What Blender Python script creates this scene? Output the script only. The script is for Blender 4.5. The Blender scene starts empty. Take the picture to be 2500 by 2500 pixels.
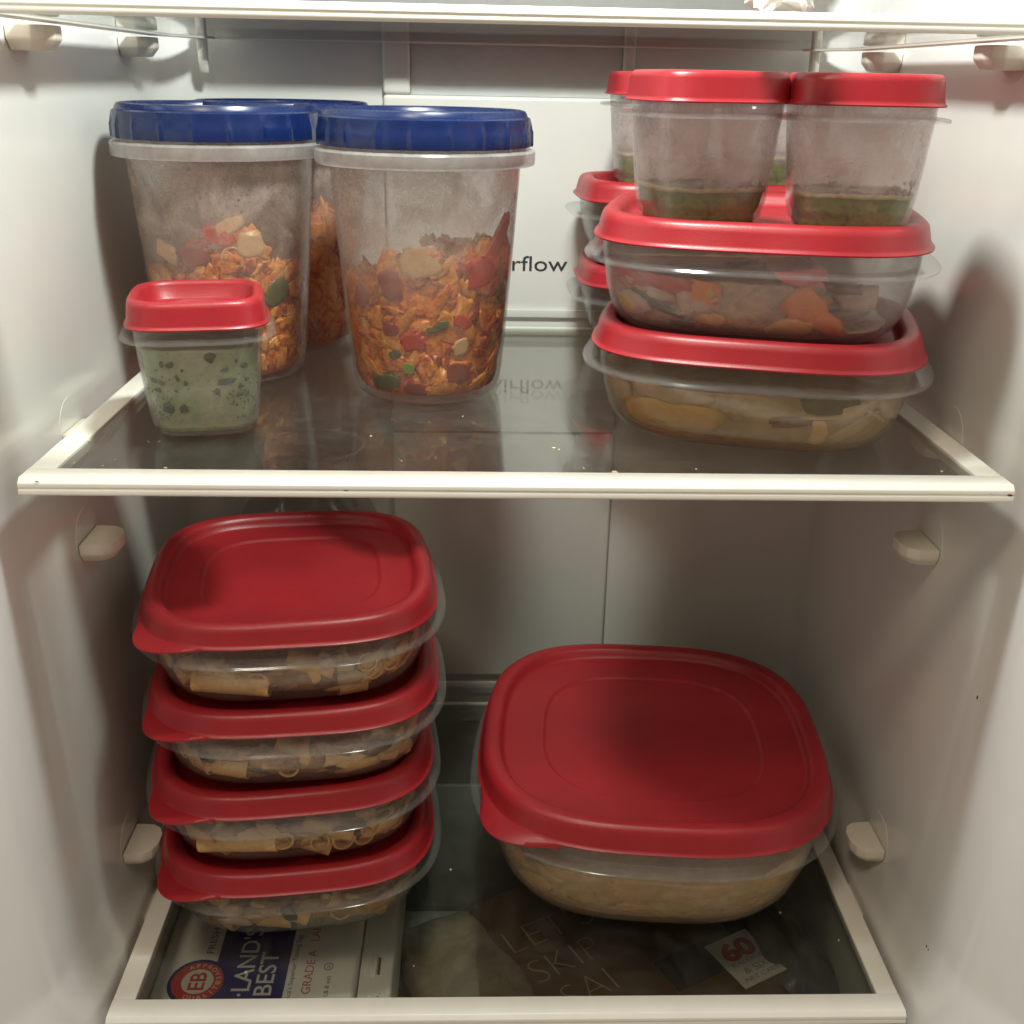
import bpy, bmesh, math, random
from mathutils import Vector, Matrix, noise
C = bpy.context.scene.collection
sc = bpy.context.scene
R = math.radians
PI = math.pi

# ---------------------------------------------------------------- camera, world, lamps, exposure
cam = bpy.data.objects.new("camera", bpy.data.cameras.new("camera"))
C.objects.link(cam)
cam.data.sensor_width = 36
cam.data.lens = 37.93
cam.data.clip_start = 0.01
cam.data.clip_end = 20

def cam_axes(p, y, r):
    cp, sp, cy, sy = math.cos(p), math.sin(p), math.cos(y), math.sin(y)
    f = Vector((sy * cp, cy * cp, -sp))
    rt = Vector((cy, -sy, 0))
    up = rt.cross(f)
    c, s = math.cos(r), math.sin(r)
    return c * rt + s * up, -s * rt + c * up, -f
ax = cam_axes(0.3834, 0.0354, 0.0200)
cam.matrix_world = Matrix.Translation((-0.0211, -0.4544, 0.1692)) @ Matrix((ax[0], ax[1], ax[2])).transposed().to_4x4()
sc.camera = cam

w = bpy.data.worlds.new("World")
sc.world = w
w.use_nodes = True
bg = w.node_tree.nodes["Background"]
bg.inputs["Color"].default_value = (1.0, 0.80, 0.60, 1)
bg.inputs["Strength"].default_value = 0.24
w.cycles.sampling_method = 'AUTOMATIC'

def area(name, loc, target, size, energy, col, sizey=None):
    l = bpy.data.lights.new(name, 'AREA')
    l.shape = 'RECTANGLE' if sizey else 'DISK'
    l.size = size
    if sizey:
        l.size_y = sizey
    l.energy = energy
    l.color = col
    o = bpy.data.objects.new(name, l)
    C.objects.link(o)
    o.location = loc
    o.rotation_euler = (Vector(target) - Vector(loc)).to_track_quat('-Z', 'Y').to_euler()
    return o
area("refrigerator_lamp", (0.0, -0.005, 0.452), (0.0, 0.10, 0.0), 0.06, 4.0, (0.93, 0.98, 0.97))
area("kitchen_lamp", (-0.25, -0.55, 0.92), (0.0, 0.10, -0.05), 0.22, 3.5, (1.0, 0.85, 0.68))

sc.view_settings.view_transform = 'Standard'
sc.view_settings.look = 'None'
sc.view_settings.exposure = 0.14
sc.view_settings.gamma = 1.0
sc.cycles.transparent_max_bounces = 48
sc.cycles.max_bounces = 8
sc.cycles.diffuse_bounces = 4
sc.cycles.glossy_bounces = 4
sc.cycles.transmission_bounces = 4
sc.cycles.caustics_reflective = False
sc.cycles.caustics_refractive = False
sc.cycles.use_denoising = True
sc.cycles.sample_clamp_indirect = 3.0

# ---------------------------------------------------------------- object helpers
def thing(name, label, cat, loc=(0, 0, 0), rot=0.0, group=None):
    o = bpy.data.objects.new(name, None)
    C.objects.link(o)
    o.empty_display_size = 0.01
    o.location = loc
    o.rotation_euler = (0, 0, rot)
    o['label'] = label
    o['category'] = cat
    if group:
        o['group'] = group
    return o

def tag(o, label, cat, group=None):
    o['label'] = label
    o['category'] = cat
    if group:
        o['group'] = group
    return o

def mesh(name, V, F, m, parent=None, smooth=True, sharp=38, loc=None, rot=None):
    me = bpy.data.meshes.new(name)
    me.from_pydata([tuple(v) for v in V], [], F)
    me.validate()
    me.update()
    if smooth:
        me.shade_smooth()
        me.set_sharp_from_angle(angle=R(sharp))
    me.materials.append(m)
    o = bpy.data.objects.new(name, me)
    C.objects.link(o)
    if parent:
        o.parent = parent
    if loc:
        o.location = loc
    if rot:
        o.rotation_euler = rot
    return o

def join(parts):
    V, F = [], []
    for v, f in parts:
        b = len(V)
        V += list(v)
        F += [tuple(i + b for i in q) for q in f]
    return V, F

def box(x0, x1, y0, y1, z0, z1):
    V = [(x0, y0, z0), (x1, y0, z0), (x1, y1, z0), (x0, y1, z0), (x0, y0, z1), (x1, y0, z1), (x1, y1, z1), (x0, y1, z1)]
    F = [(0, 3, 2, 1), (4, 5, 6, 7), (0, 1, 5, 4), (1, 2, 6, 5), (2, 3, 7, 6), (3, 0, 4, 7)]
    return V, F

def bevelled(name, parts, m, parent=None, bw=0.001, seg=2, loc=None, rot=None):
    V, F = join(parts)
    o = mesh(name, V, F, m, parent, smooth=False, loc=loc, rot=rot)
    bm = bmesh.new()
    bm.from_mesh(o.data)
    bmesh.ops.recalc_face_normals(bm, faces=bm.faces)
    bmesh.ops.bevel(bm, geom=list(bm.edges), offset=bw, segments=seg, profile=0.6, affect='EDGES', clamp_overlap=True)
    bm.to_mesh(o.data)
    bm.free()
    o.data.shade_smooth()
    o.data.set_sharp_from_angle(angle=R(50))
    return o

def prism(pts, axis, a, b):
    """extrude a closed 2D outline along an axis (0=x,1=y,2=z)"""
    n = len(pts)
    V = []
    for t in (a, b):
        for (u, v) in pts:
            V.append({0: (t, u, v), 1: (u, t, v), 2: (u, v, t)}[axis])
    F = [tuple(range(n)), tuple(range(2 * n - 1, n - 1, -1))]
    F += [(i, i + n, (i + 1) % n + n, (i + 1) % n) for i in range(n)]
    return V, F

def sup(t, a, n, b=None):
    """superellipse outline point"""
    b = a if b is None else b
    c, s = math.cos(t), math.sin(t)
    e = 2.0 / n
    return (a * math.copysign(abs(c) ** e, c), b * math.copysign(abs(s) ** e, s))

def angles(N, n):
    """angles spread evenly along the superellipse outline"""
    if n <= 2.01:
        return [2 * PI * i / N for i in range(N)]
    M = 4000
    pts = [sup(2 * PI * i / M, 1, n) for i in range(M + 1)]
    L = [0]
    for i in range(M):
        L.append(L[-1] + math.dist(pts[i], pts[i + 1]))
    out, j = [], 0
    for k in range(N):
        t = L[-1] * k / N
        while L[j + 1] < t:
            j += 1
        out.append(2 * PI * (j + (t - L[j]) / max(1e-9, L[j + 1] - L[j])) / M)
    return out

_ang = {}
def loft(rings, n, N=96, closed=False, ratio=1.0, cap0=False, cap1=False, mod=None):
    """rings: [(half width, z)]; ratio stretches y"""
    key = (N, n)
    if key not in _ang:
        _ang[key] = angles(N, n)
    A = _ang[key]
    V = []
    for k, rg in enumerate(rings):
        a, z = rg[0], rg[1]
        for t in A:
            # round boxes: keep the same inset on both sides when stretched
            b = a - AMAX[0] * (1 - ratio) if ratio != 1.0 else a
            x, y = sup(t, a, n, max(b, 1e-5))
            dz = 0
            if mod:
                x, y, dz = mod(k, t, x, y)
            V.append((x, y, z + dz))
    F = []
    K = len(rings)
    for k in range(K if closed else K - 1):
        k2 = (k + 1) % K
        for i in range(N):
            j = (i + 1) % N
            F.append((k * N + i, k * N + j, k2 * N + j, k2 * N + i))
    if cap0:
        F.append(tuple(range(N - 1, -1, -1)))
    if cap1:
        F.append(tuple((K - 1) * N + i for i in range(N)))
    return V, F
AMAX = [0.09]

# ---------------------------------------------------------------- materials
def new_mat(name):
    m = bpy.data.materials.new(name)
    m.use_nodes = True
    nt = m.node_tree
    nt.nodes.clear()
    out = nt.nodes.new("ShaderNodeOutputMaterial")
    return m, nt, out

def N_(nt, typ, **kw):
    n = nt.nodes.new(typ)
    for k, v in kw.items():
        if k in n.inputs:
            n.inputs[k].default_value = v
        else:
            setattr(n, k, v)
    return n

def coords(nt, obj=True):
    return nt.nodes.new("ShaderNodeTexCoord").outputs["Object" if obj else "Generated"]

def ramp(nt, fac, stops):
    r = nt.nodes.new("ShaderNodeValToRGB")
    cr = r.color_ramp
    while len(cr.elements) < len(stops):
        cr.elements.new(0.5)
    for e, (p, c) in zip(cr.elements, stops):
        e.position = p
        e.color = (c[0], c[1], c[2], 1) if isinstance(c, (tuple, list)) else (c, c, c, 1)
    nt.links.new(fac, r.inputs["Fac"])
    return r.outputs["Color"]

def noise_out(nt, vec, scale, detail=4, rough=0.55, dist=0.0):
    n = N_(nt, "ShaderNodeTexNoise", Scale=scale, Detail=detail, Roughness=rough, Distortion=dist)
    nt.links.new(vec, n.inputs["Vector"])
    return n.outputs["Fac"]

def plastic(name, col, rough=0.35, spec=0.5, var=0.06, bump=0.0, bscale=900, sss=0.0, coat=0.0):
    m, nt, out = new_mat(name)
    p = N_(nt, "ShaderNodeBsdfPrincipled")
    vec = coords(nt)
    f = noise_out(nt, vec, 35, 5)
    c1 = tuple(x * (1 - var) for x in col)
    c2 = tuple(min(1, x * (1 + var)) for x in col)
    nt.links.new(ramp(nt, f, [(0.3, c1), (0.7, c2)]), p.inputs["Base Color"])
    rr = ramp(nt, noise_out(nt, vec, 60, 6, 0.7), [(0.3, rough * 0.85), (0.72, rough * 1.2)])
    nt.links.new(rr, p.inputs["Roughness"])
    p.inputs["Specular IOR Level"].default_value = spec
    p.inputs["Coat Weight"].default_value = coat
    if sss:
        p.inputs["Subsurface Weight"].default_value = sss
        p.inputs["Subsurface Scale"].default_value = 0.004
    if bump:
        b = N_(nt, "ShaderNodeBump", Strength=bump, Distance=0.0003)
        nt.links.new(noise_out(nt, vec, bscale, 3), b.inputs["Height"])
        nt.links.new(b.outputs["Normal"], p.inputs["Normal"])
    nt.links.new(p.outputs[0], out.inputs["Surface"])
    return m

def schlick(nt, f0=0.04, f1=0.75, power=4.0):
    """reflectance rising towards grazing, the same from both sides of a thin wall"""
    g = N_(nt, "ShaderNodeNewGeometry")
    d = N_(nt, "ShaderNodeVectorMath", operation='DOT_PRODUCT')
    nt.links.new(g.outputs["Normal"], d.inputs[0])
    nt.links.new(g.outputs["Incoming"], d.inputs[1])
    a = N_(nt, "ShaderNodeMath", operation='ABSOLUTE')
    nt.links.new(d.outputs["Value"], a.inputs[0])
    b = N_(nt, "ShaderNodeMath", operation='SUBTRACT')
    b.inputs[0].default_value = 1.0
    nt.links.new(a.outputs[0], b.inputs[1])
    c = N_(nt, "ShaderNodeMath", operation='POWER')
    nt.links.new(b.outputs[0], c.inputs[0])
    c.inputs[1].default_value = power
    e = N_(nt, "ShaderNodeMath", operation='MULTIPLY_ADD')
    nt.links.new(c.outputs[0], e.inputs[0])
    e.inputs[1].default_value = f1
    e.inputs[2].default_value = f0
    return e

def clear(name, body=0.18, col=(0.85, 0.85, 0.85), tint=(0.96, 0.96, 0.96), rough=0.18, cond=0.0, z0=0.0, z1=0.1, spk=1.0):
    """milky see-through plastic; cond adds condensation that grows above z0"""
    m, nt, out = new_mat(name)
    vec = coords(nt)
    tr = N_(nt, "ShaderNodeBsdfTransparent", Color=(*tint, 1))
    df = N_(nt, "ShaderNodeBsdfDiffuse", Color=(*col, 1))
    tl = N_(nt, "ShaderNodeBsdfTranslucent", Color=(*col, 1))
    mx = N_(nt, "ShaderNodeMixShader", Fac=0.5)
    nt.links.new(df.outputs[0], mx.inputs[1])
    nt.links.new(tl.outputs[0], mx.inputs[2])
    m1 = N_(nt, "ShaderNodeMixShader", Fac=body)
    nt.links.new(tr.outputs[0], m1.inputs[1])
    nt.links.new(mx.outputs[0], m1.inputs[2])
    gl = N_(nt, "ShaderNodeBsdfGlossy", Roughness=rough)
    fr = schlick(nt, 0.03, 0.45)
    m2 = N_(nt, "ShaderNodeMixShader")
    nt.links.new(fr.outputs[0], m2.inputs[0])
    nt.links.new(m1.outputs[0], m2.inputs[1])
    nt.links.new(gl.outputs[0], m2.inputs[2])
    # slight waviness and smears
    sm = ramp(nt, noise_out(nt, vec, 70, 5, 0.65, 0.6), [(0.35, body * 0.75), (0.7, body * 1.35)])
    if cond:
        sep = N_(nt, "ShaderNodeSeparateXYZ")
        nt.links.new(vec, sep.inputs[0])
        mr = N_(nt, "ShaderNodeMapRange")
        mr.inputs["From Min"].default_value = z0
        mr.inputs["From Max"].default_value = z1
        nt.links.new(sep.outputs["Z"], mr.inputs["Value"])
        big = ramp(nt, noise_out(nt, vec, 42, 4, 0.6, 0.8), [(0.36, 0.25), (0.66, 1.0)])
        a = N_(nt, "ShaderNodeMath", operation='MULTIPLY')
        nt.links.new(mr.outputs[0], a.inputs[0])
        nt.links.new(big, a.inputs[1])
        vo = N_(nt, "ShaderNodeTexVoronoi", Scale=260.0)
        nt.links.new(vec, vo.inputs["Vector"])
        d1 = ramp(nt, vo.outputs["Distance"], [(0.10, 1 - 0.75 * spk), (0.30, 1.0)])
        pick = ramp(nt, noise_out(nt, vec, 120, 3, 0.6), [(0.50, 0.0), (0.56, 1.0)])
        pm = N_(nt, "ShaderNodeMix", data_type='RGBA')
        nt.links.new(pick, pm.inputs[0])
        pm.inputs[6].default_value = (1, 1, 1, 1)
        nt.links.new(d1, pm.inputs[7])
        fine = ramp(nt, noise_out(nt, vec, 520, 3, 0.6), [(0.35, 1 - 0.3 * spk), (0.65, 1.0)])
        pm2 = N_(nt, "ShaderNodeMix", data_type='RGBA', blend_type='MULTIPLY')
        pm2.inputs[0].default_value = 1.0
        nt.links.new(pm.outputs[2], pm2.inputs[6])
        nt.links.new(fine, pm2.inputs[7])
        drop = pm2.outputs[2]
        b = N_(nt, "ShaderNodeMath", operation='MULTIPLY')
        nt.links.new(a.outputs[0], b.inputs[0])
        nt.links.new(drop, b.inputs[1])
        c = N_(nt, "ShaderNodeMath", operation='MULTIPLY_ADD')
        c.inputs[1].default_value = cond
        nt.links.new(b.outputs[0], c.inputs[0])
        nt.links.new(sm, c.inputs[2])
        c.use_clamp = True
        nt.links.new(c.outputs[0], m1.inputs[0])
        bp = N_(nt, "ShaderNodeBump", Strength=0.15 * spk + 0.01, Distance=0.0004)
        nt.links.new(vo.outputs["Distance"], bp.inputs["Height"])
        for s in (gl, df, tl):
            nt.links.new(bp.outputs[0], s.inputs["Normal"])
    else:
        nt.links.new(sm, m1.inputs[0])
    nt.links.new(m2.outputs[0], out.inputs["Surface"])
    return m

def food(name, stops, s1=70, s2=240, rough=0.35, bump=0.6, dist=1.0, dark=0.25, specks=0, spec=0.5, tex_gloss=0.0):
    m, nt, out = new_mat(name)
    vec = coords(nt)
    p = N_(nt, "ShaderNodeBsdfPrincipled", Roughness=rough)
    p.inputs["Specular IOR Level"].default_value = spec
    f = noise_out(nt, vec, s1, 6, 0.6, dist)
    base = ramp(nt, f, stops)
    f2 = noise_out(nt, vec, s2, 4, 0.6, 0.5)
    v = ramp(nt, f2, [(0.3, 1 - dark), (0.65, 1.0)])
    mul = N_(nt, "ShaderNodeMix", data_type='RGBA', blend_type='MULTIPLY')
    mul.inputs[0].default_value = 1.0
    nt.links.new(base, mul.inputs[6])
    nt.links.new(v, mul.inputs[7])
    col = mul.outputs[2]
    if specks:
        vo = N_(nt, "ShaderNodeTexVoronoi", Scale=specks)
        nt.links.new(vec, vo.inputs["Vector"])
        k = ramp(nt, vo.outputs["Distance"], [(0.06, 1.0), (0.13, 0.0)])
        mk = N_(nt, "ShaderNodeMix", data_type='RGBA')
        nt.links.new(k, mk.inputs[0])
        nt.links.new(col, mk.inputs[6])
        mk.inputs[7].default_value = (0.03, 0.025, 0.01, 1)
        col = mk.outputs[2]
    nt.links.new(col, p.inputs["Base Color"])
    b = N_(nt, "ShaderNodeBump", Strength=bump, Distance=0.001)
    nt.links.new(f2, b.inputs["Height"])
    nt.links.new(b.outputs[0], p.inputs["Normal"])
    nt.links.new(p.outputs[0], out.inputs["Surface"])
    return m

def island(name, stops, rough=0.4):
    """colour differs from piece to piece inside one mesh"""
    m, nt, out = new_mat(name)
    p = N_(nt, "ShaderNodeBsdfPrincipled", Roughness=rough)
    g = N_(nt, "ShaderNodeNewGeometry")
    vec = coords(nt)
    c = ramp(nt, g.outputs["Random Per Island"], stops)
    v = ramp(nt, noise_out(nt, vec, 300, 4), [(0.3, 0.65), (0.7, 1.0)])
    mul = N_(nt, "ShaderNodeMix", data_type='RGBA', blend_type='MULTIPLY')
    mul.inputs[0].default_value = 1.0
    nt.links.new(c, mul.inputs[6])
    nt.links.new(v, mul.inputs[7])
    nt.links.new(mul.outputs[2], p.inputs["Base Color"])
    nt.links.new(p.outputs[0], out.inputs["Surface"])
    return m

def glass(name, tint=(0.89, 0.90, 0.875), smear=0.05, rough=0.015):
    m, nt, out = new_mat(name)
    vec = coords(nt)
    tr = N_(nt, "ShaderNodeBsdfTransparent", Color=(*tint, 1))
    gl = N_(nt, "ShaderNodeBsdfGlossy", Roughness=rough)
    df = N_(nt, "ShaderNodeBsdfDiffuse", Color=(0.6, 0.6, 0.57, 1))
    fr = schlick(nt, 0.03, 0.80, 4.2)
    m0 = N_(nt, "ShaderNodeMixShader")
    st = ramp(nt, noise_out(nt, vec, 28, 7, 0.7, 1.4), [(0.42, smear * 0.15), (0.75, smear)])
    nt.links.new(st, m0.inputs[0])
    nt.links.new(tr.outputs[0], m0.inputs[1])
    nt.links.new(df.outputs[0], m0.inputs[2])
    m1 = N_(nt, "ShaderNodeMixShader")
    nt.links.new(fr.outputs[0], m1.inputs[0])
    nt.links.new(m0.outputs[0], m1.inputs[1])
    nt.links.new(gl.outputs[0], m1.inputs[2])
    rr = ramp(nt, noise_out(nt, vec, 50, 6, 0.7, 1.0), [(0.4, rough), (0.75, rough + 0.07)])
    nt.links.new(rr, gl.inputs["Roughness"])
    nt.links.new(m1.outputs[0], out.inputs["Surface"])
    return m

def liner_mat():
    m, nt, out = new_mat("liner_white_plastic")
    vec = coords(nt)
    p = N_(nt, "ShaderNodeBsdfPrincipled")
    nt.links.new(ramp(nt, noise_out(nt, vec, 6, 6, 0.6), [(0.3, (0.70, 0.69, 0.655)), (0.7, (0.76, 0.755, 0.72))]), p.inputs["Base Color"])
    nt.links.new(ramp(nt, noise_out(nt, vec, 9, 5, 0.65, 0.5), [(0.3, 0.15), (0.7, 0.21)]), p.inputs["Roughness"])
    b = N_(nt, "ShaderNodeBump", Strength=0.05, Distance=0.0012)
    nt.links.new(noise_out(nt, vec, 12, 1, 0.3), b.inputs["Height"])
    nt.links.new(b.outputs[0], p.inputs["Normal"])
    nt.links.new(p.outputs[0], out.inputs["Surface"])
    return m

M = {}
M['liner'] = liner_mat()
M['trim'] = plastic("shelf_trim_cream", (0.86, 0.845, 0.76), 0.32, var=0.03)
M['peg'] = plastic("peg_cream", (0.76, 0.71, 0.60), 0.4, var=0.03)
M['vent'] = plastic("vent_grey", (0.60, 0.61, 0.60), 0.4, var=0.05)
M['seam'] = plastic("seam_dark_grey", (0.28, 0.27, 0.25), 0.5)
M['ink'] = plastic("dark_grey_ink", (0.035, 0.035, 0.035), 0.6)
M['glass'] = glass("shelf_glass")
M['red'] = plastic("lid_red", (0.35, 0.016, 0.024), 0.37, var=0.07, bump=0.22, bscale=1300)
M['blue'] = plastic("lid_blue", (0.005, 0.017, 0.088), 0.26, var=0.06)
M['tub'] = clear("tub_clear", 0.085, (0.84, 0.74, 0.64), rough=0.14)
M['tubrim'] = clear("tub_rim_clear", 0.07, (0.84, 0.82, 0.80), rough=0.12)
M['tubpink'] = clear("tub_clear_misted", 0.13, (0.82, 0.72, 0.70), rough=0.15, cond=0.17, z0=0.0, z1=0.03, spk=0.35)
M['tubtan'] = clear("tub_clear_gravy_film", 0.17, (0.66, 0.50, 0.33), rough=0.14)
M['tubcream'] = clear("tub_clear_cream_film", 0.21, (0.82, 0.69, 0.52), rough=0.13)
M['cup'] = clear("cup_misted_red_bounce", 0.085, (0.92, 0.80, 0.78), rough=0.16, cond=0.44, z0=0.0160, z1=0.023, spk=0.25)  # mist colour is pinkish to paint in red light reflected by the lids
M['cupwet'] = clear("cup_clear_foggy", 0.10, (0.74, 0.74, 0.66), rough=0.16, cond=0.06, z0=0.0, z1=0.02, spk=0.4)
M['deli'] = clear("deli_frosted", 0.085, (0.86, 0.72, 0.64), rough=0.22, cond=0.48, z0=0.050, z1=0.088)
M['delirim'] = clear("deli_rim_frosted", 0.42, (0.84, 0.83, 0.83), rough=0.2)

# ---------------------------------------------------------------- the refrigerator (setting)
ZL, ZU, D = -0.3193, 0.1945, 0.3405
WX = 0.2365
fridge = thing("refrigerator", "white interior of an open refrigerator with shelf pegs on its side walls", "refrigerator", (0, D, -0.48))
F0 = Vector(fridge.location)

def rel(V):
    return [(v[0] - F0.x, v[1] - F0.y, v[2] - F0.z) for v in V]

def liner_wall(s):
    # horizontal section of one side wall, from the door flange back round the rear corner
    sec = [(0.300, -0.20), (0.2835, -0.14), (0.268, -0.075), (0.2615, -0.048), (0.2535, -0.034), (0.2455, -0.024), (0.2405, -0.012), (0.2378, 0.004), (WX, 0.02), (WX, 0.10), (WX, 0.20), (WX, 0.30)]
    r = 0.036
    for k in range(1, 9):
        a = PI / 2 * k / 8
        sec.append((WX - r + r * math.cos(a), D - r + r * math.sin(a) if k < 8 else D))
    zs = [-0.48, -0.40, -0.345, -0.3085, -0.286, -0.275, -0.20, -0.10, 0.0, 0.10, 0.2, 0.3, 0.47]
    V = []
    for z in zs:
        # the wall steps in by a bevel just above the lowest shelf
        inn = 0.0
        if z <= -0.3085:
            inn = 0.0075
        for (x, y) in sec:
            V.append((s * (x - (inn if y > -0.03 else inn)), y, z))
    n = len(sec)
    F = []
    for k in range(len(zs) - 1):
        for i in range(n - 1):
            f = (k * n + i, k * n + i + 1, (k + 1) * n + i + 1, (k + 1) * n + i)
            F.append(f if s > 0 else f[::-1])
    return rel(V), F
for s in (-1, 1):
    V, F = liner_wall(s)
    mesh("side_wall", V, F, M['liner'], fridge, sharp=60)
xb = WX - 0.036
V, F = box(-xb, xb, D, D + 0.02, -0.48, 0.47)
mesh("back_wall", rel(V), F, M['liner'], fridge, smooth=False)
V, F = box(-0.30, 0.30, -0.06, D + 0.02, 0.47, 0.48)
mesh("ceiling", rel(V), F, M['liner'], fridge, smooth=False)
V, F = box(-0.30, 0.30, -0.2, D + 0.02, -0.49, -0.48)
mesh("floor", rel(V), F, M['liner'], fridge, smooth=False)
# air duct cover in the middle of the back wall
duct = []
P = 0.007
duct.append(box(-0.0865, 0.0845, D - P, D - 0.0001, -0.297, 0.1565))
duct.append(box(-0.0865, -0.0680, D - P, D - 0.0001, 0.1565, 0.36))
duct.append(box(0.0760, 0.0845, D - P, D - 0.0001, 0.1565, 0.36))
duct = [join([d]) for d in duct]
V, F = join(duct)
cover = bevelled("air_duct_cover", [(rel(V), F)], M['liner'], fridge, 0.0028, 3)
# dark grey seam line across the cover
V, F = box(-0.0845, 0.0825, D - P - 0.0004, D - P + 0.001, -0.0840, -0.0822)
mesh("cover_seam", rel(V), F, M['seam'], cover, smooth=False)
V, F = box(-0.0678, 0.0758, D - 0.0016, D - 0.0002, 0.1567, 0.36)
vent = mesh("vent_recess", rel(V), F, M['vent'], fridge, smooth=False)
for k in range(3):
    V, F = box(-0.060, 0.068, D - 0.0052, D - 0.0018, 0.205 + k * 0.022, 0.209 + k * 0.022)
    mesh("vent_slat", rel(V), F, M['liner'], vent, smooth=False)
# sill that closes the cover at shelf level: light strips just above both glass shelves
for zz in (0.0060, ZL + 0.0120):
    V, F = join([box(-0.198, 0.198, D - 0.0100, D - 0.0072, zz, zz + 0.0056)])
    bevelled("back_ledge", [(rel(V), F)], M['liner'], fridge, 0.0008)

# --- lettering helper: text turned into flat meshes
def text_mesh(name, body, m, size, loc, rot=(0, 0, 0), parent=None, align='LEFT', sx=1.0, sy=1.0, offset=0.0, ext=0.00006, fit=None, spacing=1.0):
    cu = bpy.data.curves.new(name, 'FONT')
    cu.body = body
    cu.size = size
    cu.align_x = align
    cu.offset = offset
    cu.extrude = ext
    cu.space_character = spacing
    cu.resolution_u = 4
    t = bpy.data.objects.new(name + "_tmp", cu)
    C.objects.link(t)
    bpy.context.view_layer.update()
    dg = bpy.context.evaluated_depsgraph_get()
    me = bpy.data.meshes.new_from_object(t.evaluated_get(dg))
    bpy.data.objects.remove(t)
    xs = [v.co.x for v in me.vertices]
    ys = [v.co.y for v in me.vertices]
    if fit:                      # (width, height) of the finished word
        fx = fit[0] / (max(xs) - min(xs)) if fit[0] else 1
        fy = fit[1] / (max(ys) - min(0, min(ys))) if fit[1] else fx
        x0 = min(xs)
        for v in me.vertices:
            v.co.x = (v.co.x - x0) * fx
            v.co.y *= fy
    else:
        for v in me.vertices:
            v.co.x *= sx
            v.co.y *= sy
    me.materials.clear()
    me.materials.append(m)
    me.name = name
    o = bpy.data.objects.new(name, me)
    C.objects.link(o)
    o.location = loc
    o.rotation_euler = rot
    if parent:
        o.parent = parent
    return o
text_mesh("lettering", "Airflow", M['ink'], 0.0145, Vector((-0.0150, D - P - 0.0002, 0.0393)) - F0, (PI / 2, 0, 0), cover, fit=(0.0582, 0.0108), offset=0.00003)

# --- pegs on the side walls
def peg(y, z, s):
    r = 0.0160
    disc = [(y + r * math.cos(2 * PI * i / 36), z + r * math.sin(2 * PI * i / 36)) for i in range(36)]
    V, F = prism(disc, 0, s * (WX + 0.001), s * (WX - 0.0002))
    base = mesh("shelf_peg", rel(V), F, M['liner'], fridge, smooth=True)
    plan = [(0.0006, -0.0150), (0.0120, -0.0140), (0.0170, -0.0105), (0.0195, -0.0045), (0.0195, 0.0045), (0.0170, 0.0105), (0.0120, 0.0140), (0.0006, 0.0150)]
    n = len(plan)
    V = []
    for (zz, k) in ((0.0, 1.0), (-0.0060, 1.0), (-0.0110, 0.74)):
        V += [(s * (WX - (px if px < 0.001 else px * (1 if k == 1 else 0.8))), y + py * k, z + zz) for px, py in plan]
    F = [tuple(range(n))]
    for k in range(2):
        F += [(k * n + i, k * n + (i + 1) % n, (k + 1) * n + (i + 1) % n, (k + 1) * n + i) for i in range(n)]
    F.append(tuple(2 * n + i for i in range(n)))
    bevelled("peg_tip", [(rel(V), F)], M['peg'], base, 0.0009, 2)
for s in (-1, 1):
    for (y, z) in ((0.100, ZU - 0.0072), (0.100, -0.0700), (0.100, -0.2760), (0.265, ZU - 0.0072), (0.265, -0.0072), (0.100, -0.0072), (0.100, ZL - 0.0072), (0.265, ZL - 0.0072)):
        peg(y, z, s)

# ---------------------------------------------------------------- the three shelves
def shelf(z, label, thick=0.0082, front=0.0145, y0=0.0):
    t = thing("glass_shelf", label, "shelf", (0, D - 0.02, z - thick))
    o = Vector(t.location)
    r = lambda V: [(v[0] - o.x, v[1] - o.y, v[2] - o.z) for v in V]
    fs = 0.0125
    # front rail with a shallow groove along its face
    zt, zb = z, z - thick
    gz = z - thick * 0.55
    prof = [(y0 + front, zb + 0.0008), (y0 + 0.001, zb), (y0 - 0.0004, zb + 0.001), (y0 - 0.0002, gz - 0.0006), (y0 + 0.0004, gz), (y0 - 0.0002, gz + 0.0004), (y0, zt - 0.0022), (y0 + 0.0022, zt), (y0 + front, zt)]
    V, F = prism(prof, 0, -0.225, 0.225)
    bevelled("front_rail", [(r(V), F)], M['trim'], t, 0.0004, 2)
    for s in (-1, 1):
        yb = 0.3250
        V = []
        rows = [(y0 + front, 0.225, fs), (0.10, 0.225, fs), (0.28, 0.225, fs * 0.95), (yb, 0.206, fs * 0.9)]
        for (y, x, ww) in rows:
            V += [(s * x, y, z - 0.006), (s * x, y, z), (s * (x - ww), y, z), (s * (x - ww), y, z - 0.006)]
        F = [(0, 1, 2, 3), (12, 15, 14, 13)]
        for k in range(3):
            F += [(4 * k + i, 4 * k + 4 + i, 4 * k + 4 + (i + 1) % 4, 4 * k + (i + 1) % 4) for i in range(4)]
        bevelled("side_rail", [(r(V), F)], M['trim'], t, 0.0008)
    V, F = box(-0.203, 0.203, 0.3255, 0.3295, z - 0.0058, z - 0.0003)
    bevelled("rear_rail", [(r(V), F)], M['trim'], t, 0.0008)
    for s in (-1, 1):
        hook = [(0.3215, z + 0.004), (0.3275, z + 0.004), (0.3275, z - 0.022), (0.3245, z - 0.027), (0.3215, z - 0.020)]
        V, F = prism(hook, 0, s * 0.2005, s * 0.2065)
        bevelled("rear_hook", [(r(V), F)], M['trim'], t, 0.0006, 1)
    pts = [(-0.2123, y0 + front + 0.0001), (0.2123, y0 + front + 0.0001), (0.2123, 0.283), (0.195, 0.3253), (-0.195, 0.3253), (-0.2123, 0.283)]
    V, F = prism(pts, 2, z - 0.0052, z - 0.0012)
    mesh("glass_pane", r(V), F, M['glass'], t, smooth=False)
    return t
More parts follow.
